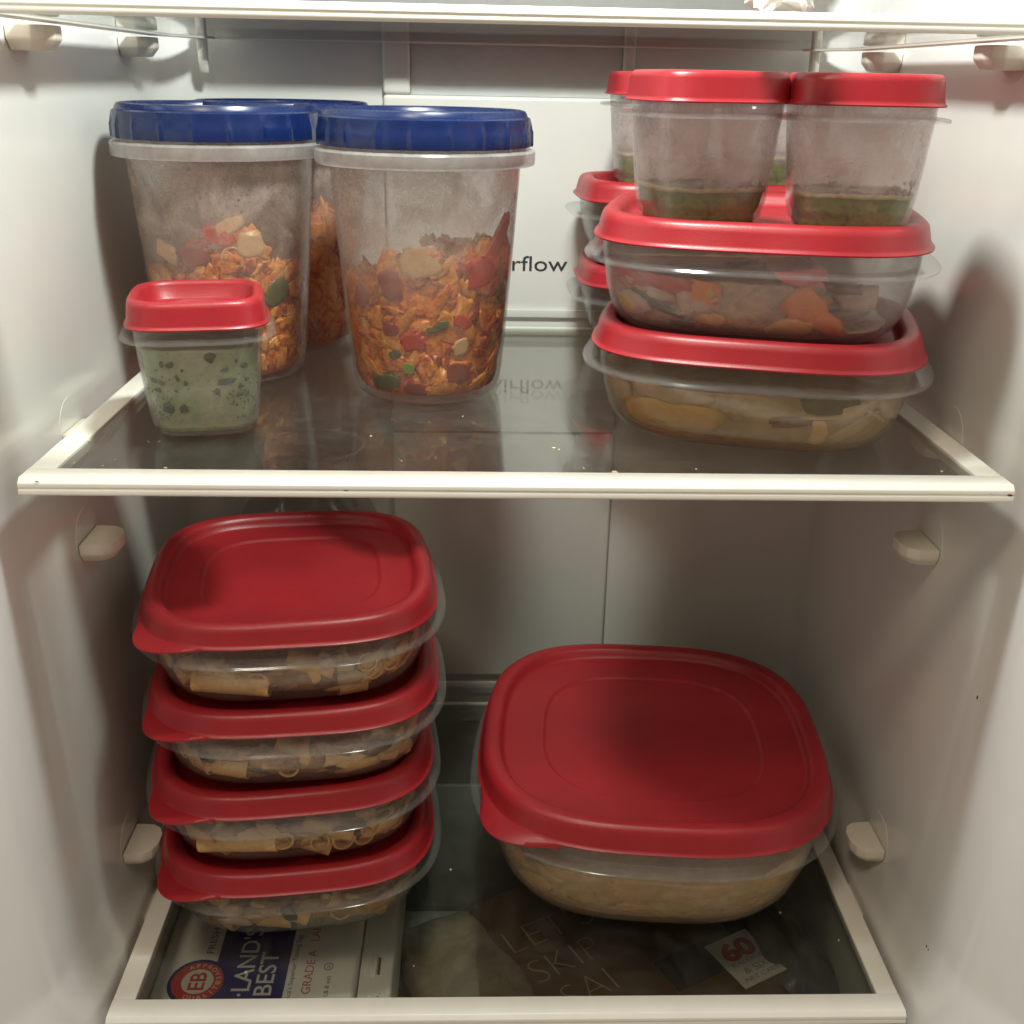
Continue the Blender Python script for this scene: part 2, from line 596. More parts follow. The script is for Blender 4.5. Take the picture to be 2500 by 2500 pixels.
shelf(ZU, "highest glass shelf, seen from below at the top edge of the photo", thick=0.0066)
shelf(0.0, "middle glass shelf carrying the blue lidded tubs")
shelf(ZL, "lowest glass shelf, over the egg carton")

# ---------------------------------------------------------------- containers
def shell(profile_out, th, rings_in=None):
    """closed wall profile: outside up, then inside down"""
    inn = [(max(a - th, 0.0005), z + (th if k < 2 else 0)) for k, (a, z) in enumerate(profile_out)]
    inn[-1] = (profile_out[-1][0] - th, profile_out[-1][1])
    return profile_out + inn[::-1]

def square_lid(t, aL, z0, n, N=112, floor=0.0055, deep=0.0072, k=1.0, tab=None, emb=0.60, ratio=1.0, ring=0.0085):
    """red lid: skirt, round ring, sunk floor with an embossed inner panel; z0 = lower edge of the skirt"""
    H = 0.0125 * k
    w_ = ring * k
    g = 0.001
    P_ = [(aL - 0.004, z0 + 0.0004), (aL, z0), (aL + 0.0002, z0 + 0.0007), (aL - 0.0012, z0 + 0.0016), (aL - 0.0016, z0 + 0.0026),
          (aL - 0.0030, z0 + H * 0.66), (aL - 0.0037, z0 + H * 0.84), (aL - 0.0054, z0 + H * 0.955), (aL - 0.0075, z0 + H),
          (aL - w_ - 0.0014, z0 + H * 0.985), (aL - w_ - 0.0034, z0 + H * 0.90), (aL - w_ - 0.0046, z0 + H * 0.72)]
    zf = z0 + H - deep
    P_ += [(aL - w_ - 0.0058, zf + 0.0010), (aL - w_ - 0.0076, zf)]
    ae = aL * emb
    P_ += [(ae + 0.0018, zf), (ae + 0.0009, zf - 0.0002), (ae, zf - 0.0014), (ae - 0.0012, zf - 0.0017), (ae * 0.5, zf - 0.0015), (0.0008, zf - 0.0015)]
    AMAX[0] = aL
    V, F = loft(P_, n, N, ratio=ratio, cap1=True)
    # underside
    Q = [(aL - 0.004, z0 + 0.0004), (aL - 0.0048, z0 + H * 0.7), (aL - 0.008, z0 + H * 0.88), (aL - w_ - 0.006, zf - 0.0022), (0.0008, zf - 0.0028)]
    V2, F2 = loft(Q, n, N, ratio=ratio, cap1=True)
    V, F = join([(V, F), (V2, [f[::-1] for f in F2])])
    lid = mesh("lid", V, F, M['red'], t, sharp=50)
    if tab:
        ang, half, out_, dz = tab
        K = 30
        Vt, Ft = [], []
        for i in range(K + 1):
            u = -1 + 2 * i / K
            a = ang + u * half
            b = out_ * (math.cos(u * PI / 2) ** 1.6)
            ca, sa = math.cos(a), math.sin(a)
            rr = (abs(ca) ** n + abs(sa) ** n) ** (-1 / n)
            for (da, zz) in ((-0.0022, z0 + 0.0016), (b * 0.55, z0 + 0.0012 + dz * 0.3), (b, z0 + 0.0009 + dz), (b, z0 + dz), (b * 0.55, z0 + 0.0001), (-0.0022, z0 + 0.0002)):
                Vt.append((ca * ((aL) * rr + da), sa * ((aL) * rr + da), zz))
        for i in range(K):
            for j in range(6):
                Ft.append((6 * i + j, 6 * i + 6 + j, 6 * i + 6 + (j + 1) % 6, 6 * i + (j + 1) % 6))
        Ft += [tuple(range(6)), tuple(6 * K + 5 - j for j in range(6))]
        mesh("tab", Vt, Ft, M['red'], lid, sharp=50)
    return lid

def square_box(name, label, loc, rot, aR=0.089, h=0.0365, n=4.2, rn=None, group=None, tab=None, mat='tub', base=0.056, ratio=1.0, k=1.0, lidk=1.0, emb=0.6, gap=0.0088):
    """shallow square tub. aR = half width over the rim flange, h = flange height above the base"""
    t = thing(name, label, "food container", loc, rot, group)
    AMAX[0] = aR
    aw = aR - 0.0095            # wall half width under the flange
    b = base
    prof = [(0.002, 0.0006), (b * 0.6, 0.0005), (b, 0.0), (b + (aw - b) * 0.30, h * 0.045), (b + (aw - b) * 0.56, h * 0.16), (b + (aw - b) * 0.74, h * 0.33),
            (b + (aw - b) * 0.88, h * 0.60), (aw - 0.0004, h * 0.95), (aw, h + 0.0004), (aw + 0.0006, h + gap + 0.002)]
    V, F = loft(shell(prof, 0.0008), n, 112, ratio=ratio)
    mesh("tub", V, F, M[mat], t)
    # flange that stands out round the tub, lip turned slightly down
    fl = [(aw + 0.0003, h), (aw + 0.003, h + 0.0001), (aR - 0.0012, h - 0.0004), (aR, h - 0.0012), (aR + 0.0003, h - 0.0003), (aR - 0.0007, h + 0.0007), (aw + 0.003, h + 0.0011), (aw + 0.0004, h + 0.0012)]
    V, F = loft(fl, rn or n, 112, closed=True, ratio=ratio)
    mesh("rim", V, F, M['tubrim'], t)
    square_lid(t, aR - 0.0048, h + gap, n, ratio=ratio, tab=tab, k=lidk, emb=emb)
    return t

def cup(label, loc, rot, mat='cup', group=None, k=1.0, name="cup_container"):
    t = thing(name, label, "food container", loc, rot, group)
    n = 4.0
    prof = [(0.001, 0.0012), (0.0200 * k, 0.0010), (0.0222, 0.0), (0.0232, 0.0006), (0.0240, 0.0042), (0.0262, 0.0056), (0.0268, 0.0092), (0.0276, 0.014), (0.0290, 0.028), (0.0303, 0.044), (0.0309, 0.0502), (0.0312, 0.060)]
    V, F = loft(shell(prof, 0.0007), n, 96)
    mesh("tub", V, F, M[mat], t)
    h = 0.0498
    fl = [(0.0311, h), (0.035, h), (0.0370, h - 0.0010), (0.0374, h - 0.0004), (0.0370, h + 0.0006), (0.035, h + 0.0010), (0.0312, h + 0.0011)]
    V, F = loft(fl, 3.6, 96, closed=True)
    mesh("rim", V, F, M['tubrim'], t)
    aL, z0 = 0.0344, 0.0552
    P_ = [(aL - 0.002, z0 + 0.0004), (aL, z0), (aL + 0.0001, z0 + 0.0006), (aL - 0.0008, z0 + 0.0014), (aL - 0.0011, z0 + 0.0024), (aL - 0.0019, z0 + 0.0100), (aL - 0.0024, z0 + 0.0118), (aL - 0.0036, z0 + 0.0130),
          (aL - 0.0052, z0 + 0.0133), (aL - 0.0066, z0 + 0.0128), (aL - 0.0074, z0 + 0.0112), (aL - 0.0090, z0 + 0.0052), (aL - 0.0104, z0 + 0.0040),
          (0.0198, z0 + 0.0040), (0.0190, z0 + 0.0052), (0.0178, z0 + 0.0056), (0.0166, z0 + 0.0048), (0.0158, z0 + 0.0036), (0.001, z0 + 0.0034)]
    V, F = loft(P_, n, 96, cap1=True)
    Q = [(aL - 0.002, z0 + 0.0004), (aL - 0.003, z0 + 0.010), (aL - 0.0095, z0 + 0.0028), (0.001, z0 + 0.0022)]
    V2, F2 = loft(Q, n, 96, cap1=True)
    V, F = join([(V, F), (V2, [f[::-1] for f in F2])])
    mesh("lid", V, F, M['red'], t, sharp=50)
    return t

def deli(label, loc, rot):
    t = thing("deli_container", label, "food container", loc, rot, "tall tubs with blue lids")
    prof = [(0.001, 0.0016), (0.036, 0.0012), (0.0385, 0.0), (0.0405, 0.0018), (0.0420, 0.0060), (0.0432, 0.014), (0.0455, 0.040), (0.0490, 0.085), (0.0518, 0.1245), (0.0545, 0.1262), (0.0548, 0.1375)]
    V, F = loft(shell(prof, 0.0008), 2.0, 96)
    mesh("tub", V, F, M['deli'], t)
    h = 0.1255
    fl = [(0.0522, h + 0.0004), (0.0575, h - 0.0002), (0.0590, h - 0.0005), (0.0594, h), (0.0598, h + 0.0062), (0.0590, h + 0.0072), (0.0565, h + 0.0075), (0.0550, h + 0.0075)]
    V, F = loft(fl, 2.0, 96, closed=True)
    mesh("rim", V, F, M['delirim'], t)
    z0 = 0.1345
    def mod(kk, a, x, y):
        # grip ribs round the skirt
        if 1 <= kk <= 5:
            u = (a * 20 / (2 * PI)) % 1.0
            bump = 0.0011 * math.exp(-((u - 0.5) / 0.07) ** 2)
            if kk == 5:
                bump *= 0.3
            r_ = math.hypot(x, y)
            return x * (1 + bump / r_), y * (1 + bump / r_), 0
        return x, y, 0
    P_ = [(0.0560, z0 + 0.0003), (0.0572, z0), (0.0574, z0 + 0.0008), (0.0573, z0 + 0.0072), (0.0569, z0 + 0.0082), (0.0568, z0 + 0.0122), (0.0566, z0 + 0.0140), (0.0552, z0 + 0.0148), (0.0548, z0 + 0.0160), (0.0538, z0 + 0.0176), (0.0515, z0 + 0.0182),
          (0.0490, z0 + 0.0180), (0.0478, z0 + 0.0166), (0.0470, z0 + 0.0138), (0.0455, z0 + 0.0130), (0.0380, z0 + 0.0130), (0.0372, z0 + 0.0142), (0.0358, z0 + 0.0142), (0.0350, z0 + 0.0128), (0.001, z0 + 0.0126)]
    V, F = loft(P_, 2.0, 240, cap1=True, mod=mod)
    Q = [(0.0560, z0 + 0.0003), (0.0556, z0 + 0.012), (0.046, z0 + 0.0112), (0.001, z0 + 0.0112)]
    V2, F2 = loft(Q, 2.0, 240, cap1=True)
    V, F = join([(V, F), (V2, [f[::-1] for f in F2])])
    mesh("lid", V, F, M['blue'], t, sharp=40)
    return t

# ---------------------------------------------------------------- food helpers
def prof_at(prof, z):
    for (a0, z0), (a1, z1) in zip(prof, prof[1:]):
        if z0 <= z <= z1 and z1 > z0:
            return a0 + (a1 - a0) * (z - z0) / (z1 - z0)
    return prof[-1][0] if z > prof[-1][1] else prof[0][0]

def mass(name, prof, level, n, m, parent, bump=0.003, rough=0.0008, seed=0, N=96, inset=0.0012, ratio=1.0, tilt=None):
    """lump of food that fills a tub to a ragged level. level may be a function of angle"""
    lv = level if callable(level) else (lambda t: level)
    KZ, KR = 18, 12
    A = angles(N, n)
    V = []
    z0 = 0.0022
    AM = prof[-1][0]
    for k in range(KZ + 1):
        for t in A:
            top = lv(t)
            z = z0 + (top - z0) * k / KZ
            a = prof_at(prof, z) - inset
            b = a - AM * (1 - ratio) if ratio != 1.0 else a
            nv = noise.noise(Vector((math.cos(t) * 9 + seed, math.sin(t) * 9, z * 260)))
            s_ = 1 - max(0, nv) * rough / a * 2
            x, y = sup(t, a * s_, n, b * s_)
            V.append((x, y, z))
    base = [V[KZ * N + i] for i in range(N)]
    for k in range(1, KR + 1):
        f = 1 - k / (KR + 0.4)
        for i, t in enumerate(A):
            x, y, z = base[i]
            nx, ny = x * f, y * f
            zz = z + bump * (noise.noise(Vector((nx * 120 + seed * 3, ny * 120, seed))) + 0.5 * noise.noise(Vector((nx * 320, ny * 320 + seed, 2)))) * min(1, k / 2)
            V.append((nx, ny, zz))
    K = KZ + KR + 1
    F = []
    for k in range(K - 1):
        for i in range(N):
            j = (i + 1) % N
            F.append((k * N + i, k * N + j, (k + 1) * N + j, (k + 1) * N + i))
    F.append(tuple(range(N - 1, -1, -1)))
    F.append(tuple((K - 1) * N + i for i in range(N)))
    return mesh(name, V, F, m, parent, sharp=180)

def lump(rx, ry, rz, seed, rough=0.25, sub=2, freq=2.2):
    bm = bmesh.new()
    bmesh.ops.create_icosphere(bm, subdivisions=sub, radius=1)
    for v in bm.verts:
        d = v.co.normalized()
        # squared-off, irregular
        q = Vector((math.copysign(abs(d.x) ** 0.7, d.x), math.copysign(abs(d.y) ** 0.7, d.y), math.copysign(abs(d.z) ** 0.7, d.z)))
        q *= 1 + rough * noise.noise(d * freq + Vector((seed * 7.3, seed, -seed))) + rough * 0.4 * noise.noise(d * freq * 3 + Vector((seed, 0, seed)))
        v.co = Vector((q.x * rx, q.y * ry, q.z * rz))
    V = [tuple(v.co) for v in bm.verts]
    F = [tuple(v.index for v in f.verts) for f in bm.faces]
    bm.free()
    return V, F

def xf(VF, mtx):
    return [tuple(mtx @ Vector(v)) for v in VF[0]], VF[1]

def euler(rx, ry, rz, loc=(0, 0, 0)):
    return Matrix.Translation(loc) @ Matrix.Rotation(rz, 4, 'Z') @ Matrix.Rotation(ry, 4, 'Y') @ Matrix.Rotation(rx, 4, 'X')

def shred(rnd, L, wd, th):
    """short curled shred, tapered 4-sided"""
    K = 6
    V, F = [], []
    p = Vector((0, 0, 0))
    a, b = 0.0, 0.0
    ca, cb = rnd.uniform(-1.0, 1.0), rnd.uniform(-0.8, 0.8)
    tw = rnd.uniform(-1, 1)
    for k in range(K + 1):
        u = k / K
        f = (math.sin(PI * (0.12 + 0.76 * u))) * rnd.uniform(0.75, 1.15)
        d = Vector((math.cos(a) * math.cos(b), math.sin(a) * math.cos(b), math.sin(b)))
        sd = Vector((-math.sin(a), math.cos(a), 0))
        up = d.cross(sd)
        sd2 = sd * math.cos(tw * u) + up * math.sin(tw * u)
        up2 = d.cross(sd2)
        for (i, j) in ((-1, -1), (1, -1), (1, 1), (-1, 1)):
            V.append(tuple(p + sd2 * (i * wd * f / 2) + up2 * (j * th * f / 2)))
        p = p + d * (L / K)
        a += ca * 0.5 * rnd.uniform(0.4, 1.4)
        b += cb * 0.4
    for k in range(K):
        F += [(4 * k + i, 4 * k + 4 + i, 4 * k + 4 + (i + 1) % 4, 4 * k + (i + 1) % 4) for i in range(4)]
    F += [(0, 1, 2, 3), (4 * K + 3, 4 * K + 2, 4 * K + 1, 4 * K)]
    mid = Vector((p.x / 2, p.y / 2, p.z / 2))
    return [tuple(Vector(v) - mid) for v in V], F

def tube(L, r, th=0.0011, N=18, ribs=True, bend=0.0, slant=0.0):
    """hollow pasta tube along x, centred"""
    V = []
    K = 8
    def ring(x, rad, rb):
        for i in range(N * 2):
            a = PI * i / N
            rr = rad * (1 + (0.035 if (rb and i % 2) else 0))
            z = rr * math.sin(a) + bend * (1 - (2 * x / L) ** 2)
            V.append((x + slant * math.cos(a) * r, rr * math.cos(a), z))
    for k in range(K + 1):
        ring(-L / 2 + L * k / K, r, ribs)
    for k in range(K, -1, -1):
        ring(-L / 2 + L * k / K, r - th, False)
    n = N * 2
    T = 2 * (K + 1)
    F = []
    for k in range(T):
        k2 = (k + 1) % T
        for i in range(n):
            j = (i + 1) % n
            F.append((k * n + i, k * n + j, k2 * n + j, k2 * n + i))
    return V, F

def place_on_wall(prof, n, t, z, depth, ratio=1.0):
    """matrix whose -y... local z axis points out of the tub wall at angle t"""
    a = prof_at(prof, z) - depth
    AM = prof[-1][0]
    b = a - AM * (1 - ratio) if ratio != 1.0 else a
    x, y = sup(t, a, n, b)
    x2, y2 = sup(t + 0.02, a, n, b)
    tang = Vector((x2 - x, y2 - y, 0)).normalized()
    nor = Vector((tang.y, -tang.x, 0))
    up = Vector((0, 0, 1))
    return Matrix(((tang.x, up.x, nor.x, x), (tang.y, up.y, nor.y, y), (tang.z, up.z, nor.z, z), (0, 0, 0, 1)))

DELI = [(0.0375, 0.001), (0.0405, 0.0045), (0.0420, 0.0105), (0.0447, 0.040), (0.0482, 0.085), (0.0508, 0.1245)]
CUPP = [(0.0244, 0.0060), (0.0260, 0.0095), (0.0268, 0.014), (0.0282, 0.028), (0.0295, 0.044), (0.0301, 0.0502)]
def boxprof(aR, h, base):
    aw = aR - 0.0095
    b = base
    return [(b, 0.0012), (b + (aw - b) * 0.30 - 0.0008, h * 0.045 + 0.001), (b + (aw - b) * 0.56 - 0.0008, h * 0.16 + 0.0005), (b + (aw - b) * 0.74 - 0.0008, h * 0.33), (b + (aw - b) * 0.88 - 0.0008, h * 0.60), (aw - 0.0012, h * 0.95)]

def wrap(VF, prof, n, deg, z0, dep, rz=0.0):
    """lay a flat piece against the curved inner wall of a tub"""
    t = R(deg)
    cr, sr = math.cos(R(rz)), math.sin(R(rz))
    a = prof_at(prof, z0)
    x, y = sup(t, a, n)
    x2, y2 = sup(t + 0.02, a, n)
    tg = Vector((x2 - x, y2 - y)).normalized()
    out_ = []
    for (u, v, w_) in VF[0]:
        uu, vv = u * cr - v * sr, u * sr + v * cr
        z = max(0.003, z0 + vv)
        th_ = math.atan2(y + tg.y * uu, x + tg.x * uu)
        c, s_ = math.cos(th_), math.sin(th_)
        full = prof_at(prof, z) * (abs(c) ** n + abs(s_) ** n) ** (-1 / n)
        rad = min(full - dep + w_, full - 0.0004)
        out_.append((c * rad, s_ * rad, z))
    return out_, VF[1]

# food colours
ORANGE = [(0.22, (0.30, 0.030, 0.008)), (0.36, (0.60, 0.085, 0.012)), (0.47, (0.82, 0.20, 0.022)), (0.60, (0.90, 0.31, 0.05)), (0.76, (0.90, 0.46, 0.12))]
M['stew'] = food("tomato_chicken_stew", ORANGE, 110, 380, 0.25, 1.0, 2.2, 0.4, specks=0)
M['stewlight'] = food("stew_pale_clumps", [(0.25, (0.62, 0.12, 0.015)), (0.42, (0.84, 0.26, 0.035)), (0.58, (0.92, 0.40, 0.08)), (0.78, (0.92, 0.55, 0.19))], 120, 420, 0.22, 0.6, 1.8, 0.25)
M['stewred'] = food("stew_red_bits", [(0.25, (0.22, 0.025, 0.014)), (0.5, (0.46, 0.055, 0.016)), (0.75, (0.68, 0.15, 0.03))], 150, 420, 0.25, 0.7, 1.5, 0.35)
M['shred'] = island("chicken_shreds", [(0.0, (0.42, 0.07, 0.015)), (0.2, (0.68, 0.19, 0.035)), (0.45, (0.80, 0.31, 0.06)), (0.7, (0.86, 0.44, 0.12)), (0.92, (0.88, 0.56, 0.22)), (1.0, (0.55, 0.09, 0.025))], 0.4)
M['redpep'] = food("red_pepper", [(0.3, (0.50, 0.018, 0.008)), (0.7, (0.66, 0.045, 0.014))], 60, 200, 0.3, 0.2, 0.5, 0.15)
M['bean'] = food("kidney_bean", [(0.3, (0.24, 0.016, 0.008)), (0.7, (0.38, 0.045, 0.018))], 60, 200, 0.3, 0.1, 0.5, 0.15)
M['pea'] = food("green_pea", [(0.3, (0.20, 0.26, 0.03)), (0.7, (0.34, 0.40, 0.07))], 80, 300, 0.35, 0.2, 0.5, 0.15)
M['greenpep'] = food("green_pepper", [(0.3, (0.06, 0.075, 0.01)), (0.7, (0.12, 0.14, 0.025))], 80, 300, 0.35, 0.2, 0.5, 0.2)
M['noodle'] = food("pasta_pale", [(0.3, (0.62, 0.36, 0.14)), (0.7, (0.74, 0.50, 0.24))], 90, 300, 0.35, 0.2, 0.6, 0.15)
M['penne'] = food("pasta_tan", [(0.3, (0.74, 0.44, 0.14)), (0.7, (0.86, 0.57, 0.23))], 60, 260, 0.32, 0.25, 0.8, 0.2)
M['sauce'] = food("brown_cream_sauce", [(0.30, (0.26, 0.13, 0.04)), (0.5, (0.54, 0.31, 0.11)), (0.7, (0.70, 0.44, 0.17))], 70, 240, 0.3, 0.6, 1.2, 0.35, specks=0)
M['herb'] = food("dark_herb", [(0.3, (0.018, 0.026, 0.008)), (0.7, (0.05, 0.06, 0.02))], 120, 400, 0.4, 0.4, 1, 0.3)
M['onion'] = food("pale_onion", [(0.3, (0.52, 0.40, 0.26)), (0.7, (0.66, 0.52, 0.34))], 90, 300, 0.3, 0.2, 0.5, 0.15)
M['mushroom'] = food("mushroom_brown", [(0.3, (0.13, 0.075, 0.035)), (0.7, (0.24, 0.15, 0.08))], 120, 300, 0.4, 0.3, 0.8, 0.3)
M['pesto'] = food("green_sauce", [(0.28, (0.05, 0.08, 0.010)), (0.45, (0.14, 0.19, 0.022)), (0.6, (0.24, 0.25, 0.035)), (0.78, (0.34, 0.25, 0.07))], 95, 420, 0.35, 0.5, 1.2, 0.35, specks=260)
M['foam'] = food("sauce_froth", [(0.3, (0.36, 0.30, 0.12)), (0.7, (0.62, 0.52, 0.26))], 200, 700, 0.4, 0.6, 0.8, 0.25)
M['dip'] = food("pale_green_dip", [(0.25, (0.22, 0.30, 0.12)), (0.5, (0.36, 0.40, 0.22)), (0.75, (0.52, 0.45, 0.34))], 45, 300, 0.35, 0.3, 1.0, 0.18, specks=320)
M['jalap'] = food("green_chili", [(0.3, (0.020, 0.045, 0.008)), (0.7, (0.05, 0.085, 0.018))], 120, 400, 0.35, 0.3, 0.8, 0.25)
M['fish'] = food("baked_fish", [(0.25, (0.10, 0.085, 0.04)), (0.38, (0.38, 0.26, 0.15)), (0.55, (0.58, 0.42, 0.27)), (0.72, (0.62, 0.38, 0.14)), (0.85, (0.58, 0.40, 0.28))], 60, 330, 0.35, 0.8, 1.4, 0.35, specks=150)
M['carrot'] = food("orange_pepper", [(0.3, (0.66, 0.15, 0.025)), (0.7, (0.78, 0.27, 0.06))], 60, 240, 0.3, 0.3, 0.8, 0.15)
M['tomato'] = food("tomato_red", [(0.3, (0.50, 0.05, 0.035)), (0.7, (0.60, 0.11, 0.07))], 60, 240, 0.3, 0.3, 0.8, 0.2)
M['cheese'] = food("yellow_squash", [(0.3, (0.60, 0.32, 0.07)), (0.55, (0.66, 0.40, 0.11)), (0.75, (0.50, 0.36, 0.12))], 55, 260, 0.35, 0.5, 1.0, 0.2)
M['broth'] = food("tan_gravy", [(0.3, (0.26, 0.17, 0.085)), (0.5, (0.40, 0.28, 0.15)), (0.7, (0.48, 0.35, 0.20))], 38, 200, 0.25, 0.3, 1.4, 0.2)
M['shadegreen'] = food("dark_spinach", [(0.3, (0.035, 0.040, 0.016)), (0.7, (0.09, 0.085, 0.04))], 90, 300, 0.4, 0.4, 1, 0.3)
M['shells'] = food("creamy_noodles", [(0.28, (0.52, 0.34, 0.15)), (0.5, (0.68, 0.48, 0.24)), (0.7, (0.80, 0.62, 0.36)), (0.85, (0.86, 0.70, 0.46))], 55, 220, 0.22, 0.7, 1.5, 0.2)

# ---------------------------------------------------------------- tall blue lidded tubs
BL, CL, AL = (-0.1690, 0.1990, 0.0), (-0.0502, 0.1625, 0.0), (-0.1465, 0.2795, 0.0)
deli("tall blue lidded tub by the left wall, behind the small red lidded cup", BL, 0.15)
deli("front blue lidded tub in the middle, full of orange chicken stew", CL, 0.4)
deli("tall tub with a blue lid at the very back, mostly hidden by the other two", AL, 0.0)

def stew(loc, label, seed, level, shreds, extra):
    t = thing("chicken_stew", label, "stew", (loc[0], loc[1], loc[2] + 0.002), 0)
    rnd = random.Random(seed)
    mass("stew_mass", DELI, level, 2.0, M['stew'], t, bump=0.006, rough=0.0012, seed=seed, inset=0.0014)
    groups = {'stewlight': [], 'stewred': [], 'stew': [], 'shred': []}
    for k in range(shreds):
        a = rnd.uniform(-PI * 1.05, 0.05) if rnd.random() < 0.88 else rnd.uniform(0, 2 * PI)
        top = level(a)
        z = rnd.uniform(0.004, top) if rnd.random() < 0.82 else top + rnd.uniform(-0.006, 0.0015)
        q = rnd.random()
        if q < 0.40:
            g, s_, th_ = 'stewlight', rnd.uniform(0.0030, 0.0095), 0.0006
        elif q < 0.58:
            g, s_, th_ = 'stewred', rnd.uniform(0.0025, 0.0065), 0.0007
        elif q < 0.78:
            g, s_, th_ = 'stew', rnd.uniform(0.004, 0.010), 0.0008
        else:
            g, s_, th_ = 'shred', 0, 0
        if s_:
            sh = lump(s_ * rnd.uniform(0.8, 1.5), s_ * rnd.uniform(0.3, 0.75), th_, k * 0.37, 0.7, 3, 1.7)
            dep = rnd.uniform(0.0011, 0.0019)
        else:
            sh = shred(rnd, rnd.uniform(0.004, 0.012), rnd.uniform(0.0006, 0.0014), 0.0007)
            sh = ([(u, v, w_ * 0.12) for (u, v, w_) in sh[0]], sh[1])
            dep = 0.0011
        groups[g].append(wrap(sh, DELI, 2.0, math.degrees(a), max(z, 0.005), dep, rnd.uniform(0, 360)))
    for k in range(shreds // 3):                        # ragged heap on top
        a = rnd.uniform(0, 2 * PI)
        rr = 0.043 * math.sqrt(rnd.random())
        s_ = rnd.uniform(0.0025, 0.007)
        sh = lump(s_ * 1.4, s_ * 0.8, s_ * 0.6, k * 0.71, 0.9, 3, 2.0)
        groups['stewlight' if k % 3 else 'stew'].append(xf(sh, euler(rnd.uniform(-1, 1), rnd.uniform(-1, 1), a, (rr * math.cos(a), rr * math.sin(a), level(a) + rnd.uniform(-0.003, 0.0025)))))
    for g in groups:                                     # keep everything inside the tub
        groups[g] = [([(x * min(1, (prof_at(DELI, z) - 0.0006) / max(1e-6, math.hypot(x, y))), y * min(1, (prof_at(DELI, z) - 0.0006) / max(1e-6, math.hypot(x, y))), z) for (x, y, z) in v], f) for v, f in groups[g]]
    for g, nm in (('stewlight', "shredded_chicken"), ('stewred', "tomato_bits"), ('stew', "sauce_clumps"), ('shred', "chicken_threads")):
        V, F = join(groups[g])
        o = mesh(nm, V, F, M[g], t, sharp=180)
        o['kind'] = 'stuff'
    for (nm, m, VF, a, z, dep, rot) in extra:
        V, F = wrap(VF, DELI, 2.0, a, z, dep, rot)
        mesh(nm, V, F, M[m], t, sharp=180)
    return t

def lvC(a):
    d = (math.degrees(a) + 90 + 180) % 360 - 180        # 0 = towards the room
    b = 0.073 - 0.013 / (1 + math.exp((d + 34) / 5.0))
    return b + 0.0035 * noise.noise(Vector((d * 0.09, 3.1, 0))) + (0.006 if 30 < d < 75 else 0)
def lvB(a):
    d = (math.degrees(a) + 90 + 180) % 360 - 180
    return 0.055 + 0.020 * math.exp(-((d - 25) / 26) ** 2) + 0.004 * noise.noise(Vector((d * 0.08, 1.1, 0)))
def lvA(a):
    return 0.085 + 0.004 * noise.noise(Vector((math.degrees(a) * 0.08, 5.1, 0)))
rs = random.Random(3)
exC = [
    ("red_pepper_piece", 'redpep', lump(0.019, 0.0048, 0.0016, 1, 0.24, 3, 1.6), -33, 0.085, 0.0013, 48),
    ("red_pepper_piece", 'redpep', lump(0.0115, 0.0085, 0.0018, 2, 0.42, 3, 1.6), -48, 0.0705, 0.0012, 20),
    ("red_pepper_piece", 'redpep', lump(0.0066, 0.0052, 0.0016, 3, 0.6, 3, 1.6), -97, 0.034, 0.0012, 10),
    ("red_pepper_piece", 'redpep', lump(0.0036, 0.0085, 0.0018, 4, 0.36, 3, 1.6), -152, 0.032, 0.0012, 8),
    ("red_pepper_piece", 'redpep', lump(0.0050, 0.0032, 0.0018, 5, 0.36, 3, 1.6), -62, 0.044, 0.0012, -20),
    ("kidney_bean", 'bean', lump(0.0072, 0.0085, 0.0022, 6, 0.24, 3, 1.6), -112, 0.064, 0.0018, 20),
    ("kidney_bean", 'bean', lump(0.0080, 0.0065, 0.002, 7, 0.36, 3, 1.6), -140, 0.055, 0.0018, 60),
    ("kidney_bean", 'bean', lump(0.0080, 0.0055, 0.002, 8, 0.36, 3, 1.6), -63, 0.0155, 0.0018, -10),
    ("kidney_bean", 'bean', lump(0.0050, 0.0045, 0.002, 9, 0.36, 3, 1.6), -114, 0.040, 0.0018, 0),
    ("kidney_bean", 'bean', lump(0.0070, 0.0045, 0.002, 10, 0.36, 3, 1.6), -97, 0.0065, 0.0018, 0),
    ("pea", 'pea', lump(0.0036, 0.0034, 0.002, 11, 0.12, 3, 1.6), -102, 0.0185, 0.0014, 0),
    ("pea", 'greenpep', lump(0.0036, 0.0026, 0.002, 12, 0.24, 3, 1.6), -112, 0.026, 0.0013, 30),
    ("green_pepper_piece", 'greenpep', lump(0.0062, 0.0030, 0.0016, 13, 0.36, 3, 1.6), -80, 0.042, 0.0018, 15),
    ("green_pepper_piece", 'greenpep', lump(0.0028, 0.0075, 0.0016, 14, 0.36, 3, 1.6), -20, 0.058, 0.0018, 8),
    ("green_pepper_piece", 'greenpep', lump(0.0095, 0.0052, 0.0016, 15, 0.36, 3, 1.6), -122, 0.0095, 0.0018, 8),
    ("potato_piece", 'noodle', lump(0.0115, 0.0088, 0.0030, 16, 0.3, 3, 1.6), -92, 0.076, 0.0026, 5),
    ("potato_piece", 'noodle', lump(0.0055, 0.0042, 0.0020, 17, 0.3, 3, 1.6), -62, 0.030, 0.0016, 25),
]
stew(CL, "orange stew of shredded chicken and red pepper in the front middle tub", 11, lvC, 250, exC)
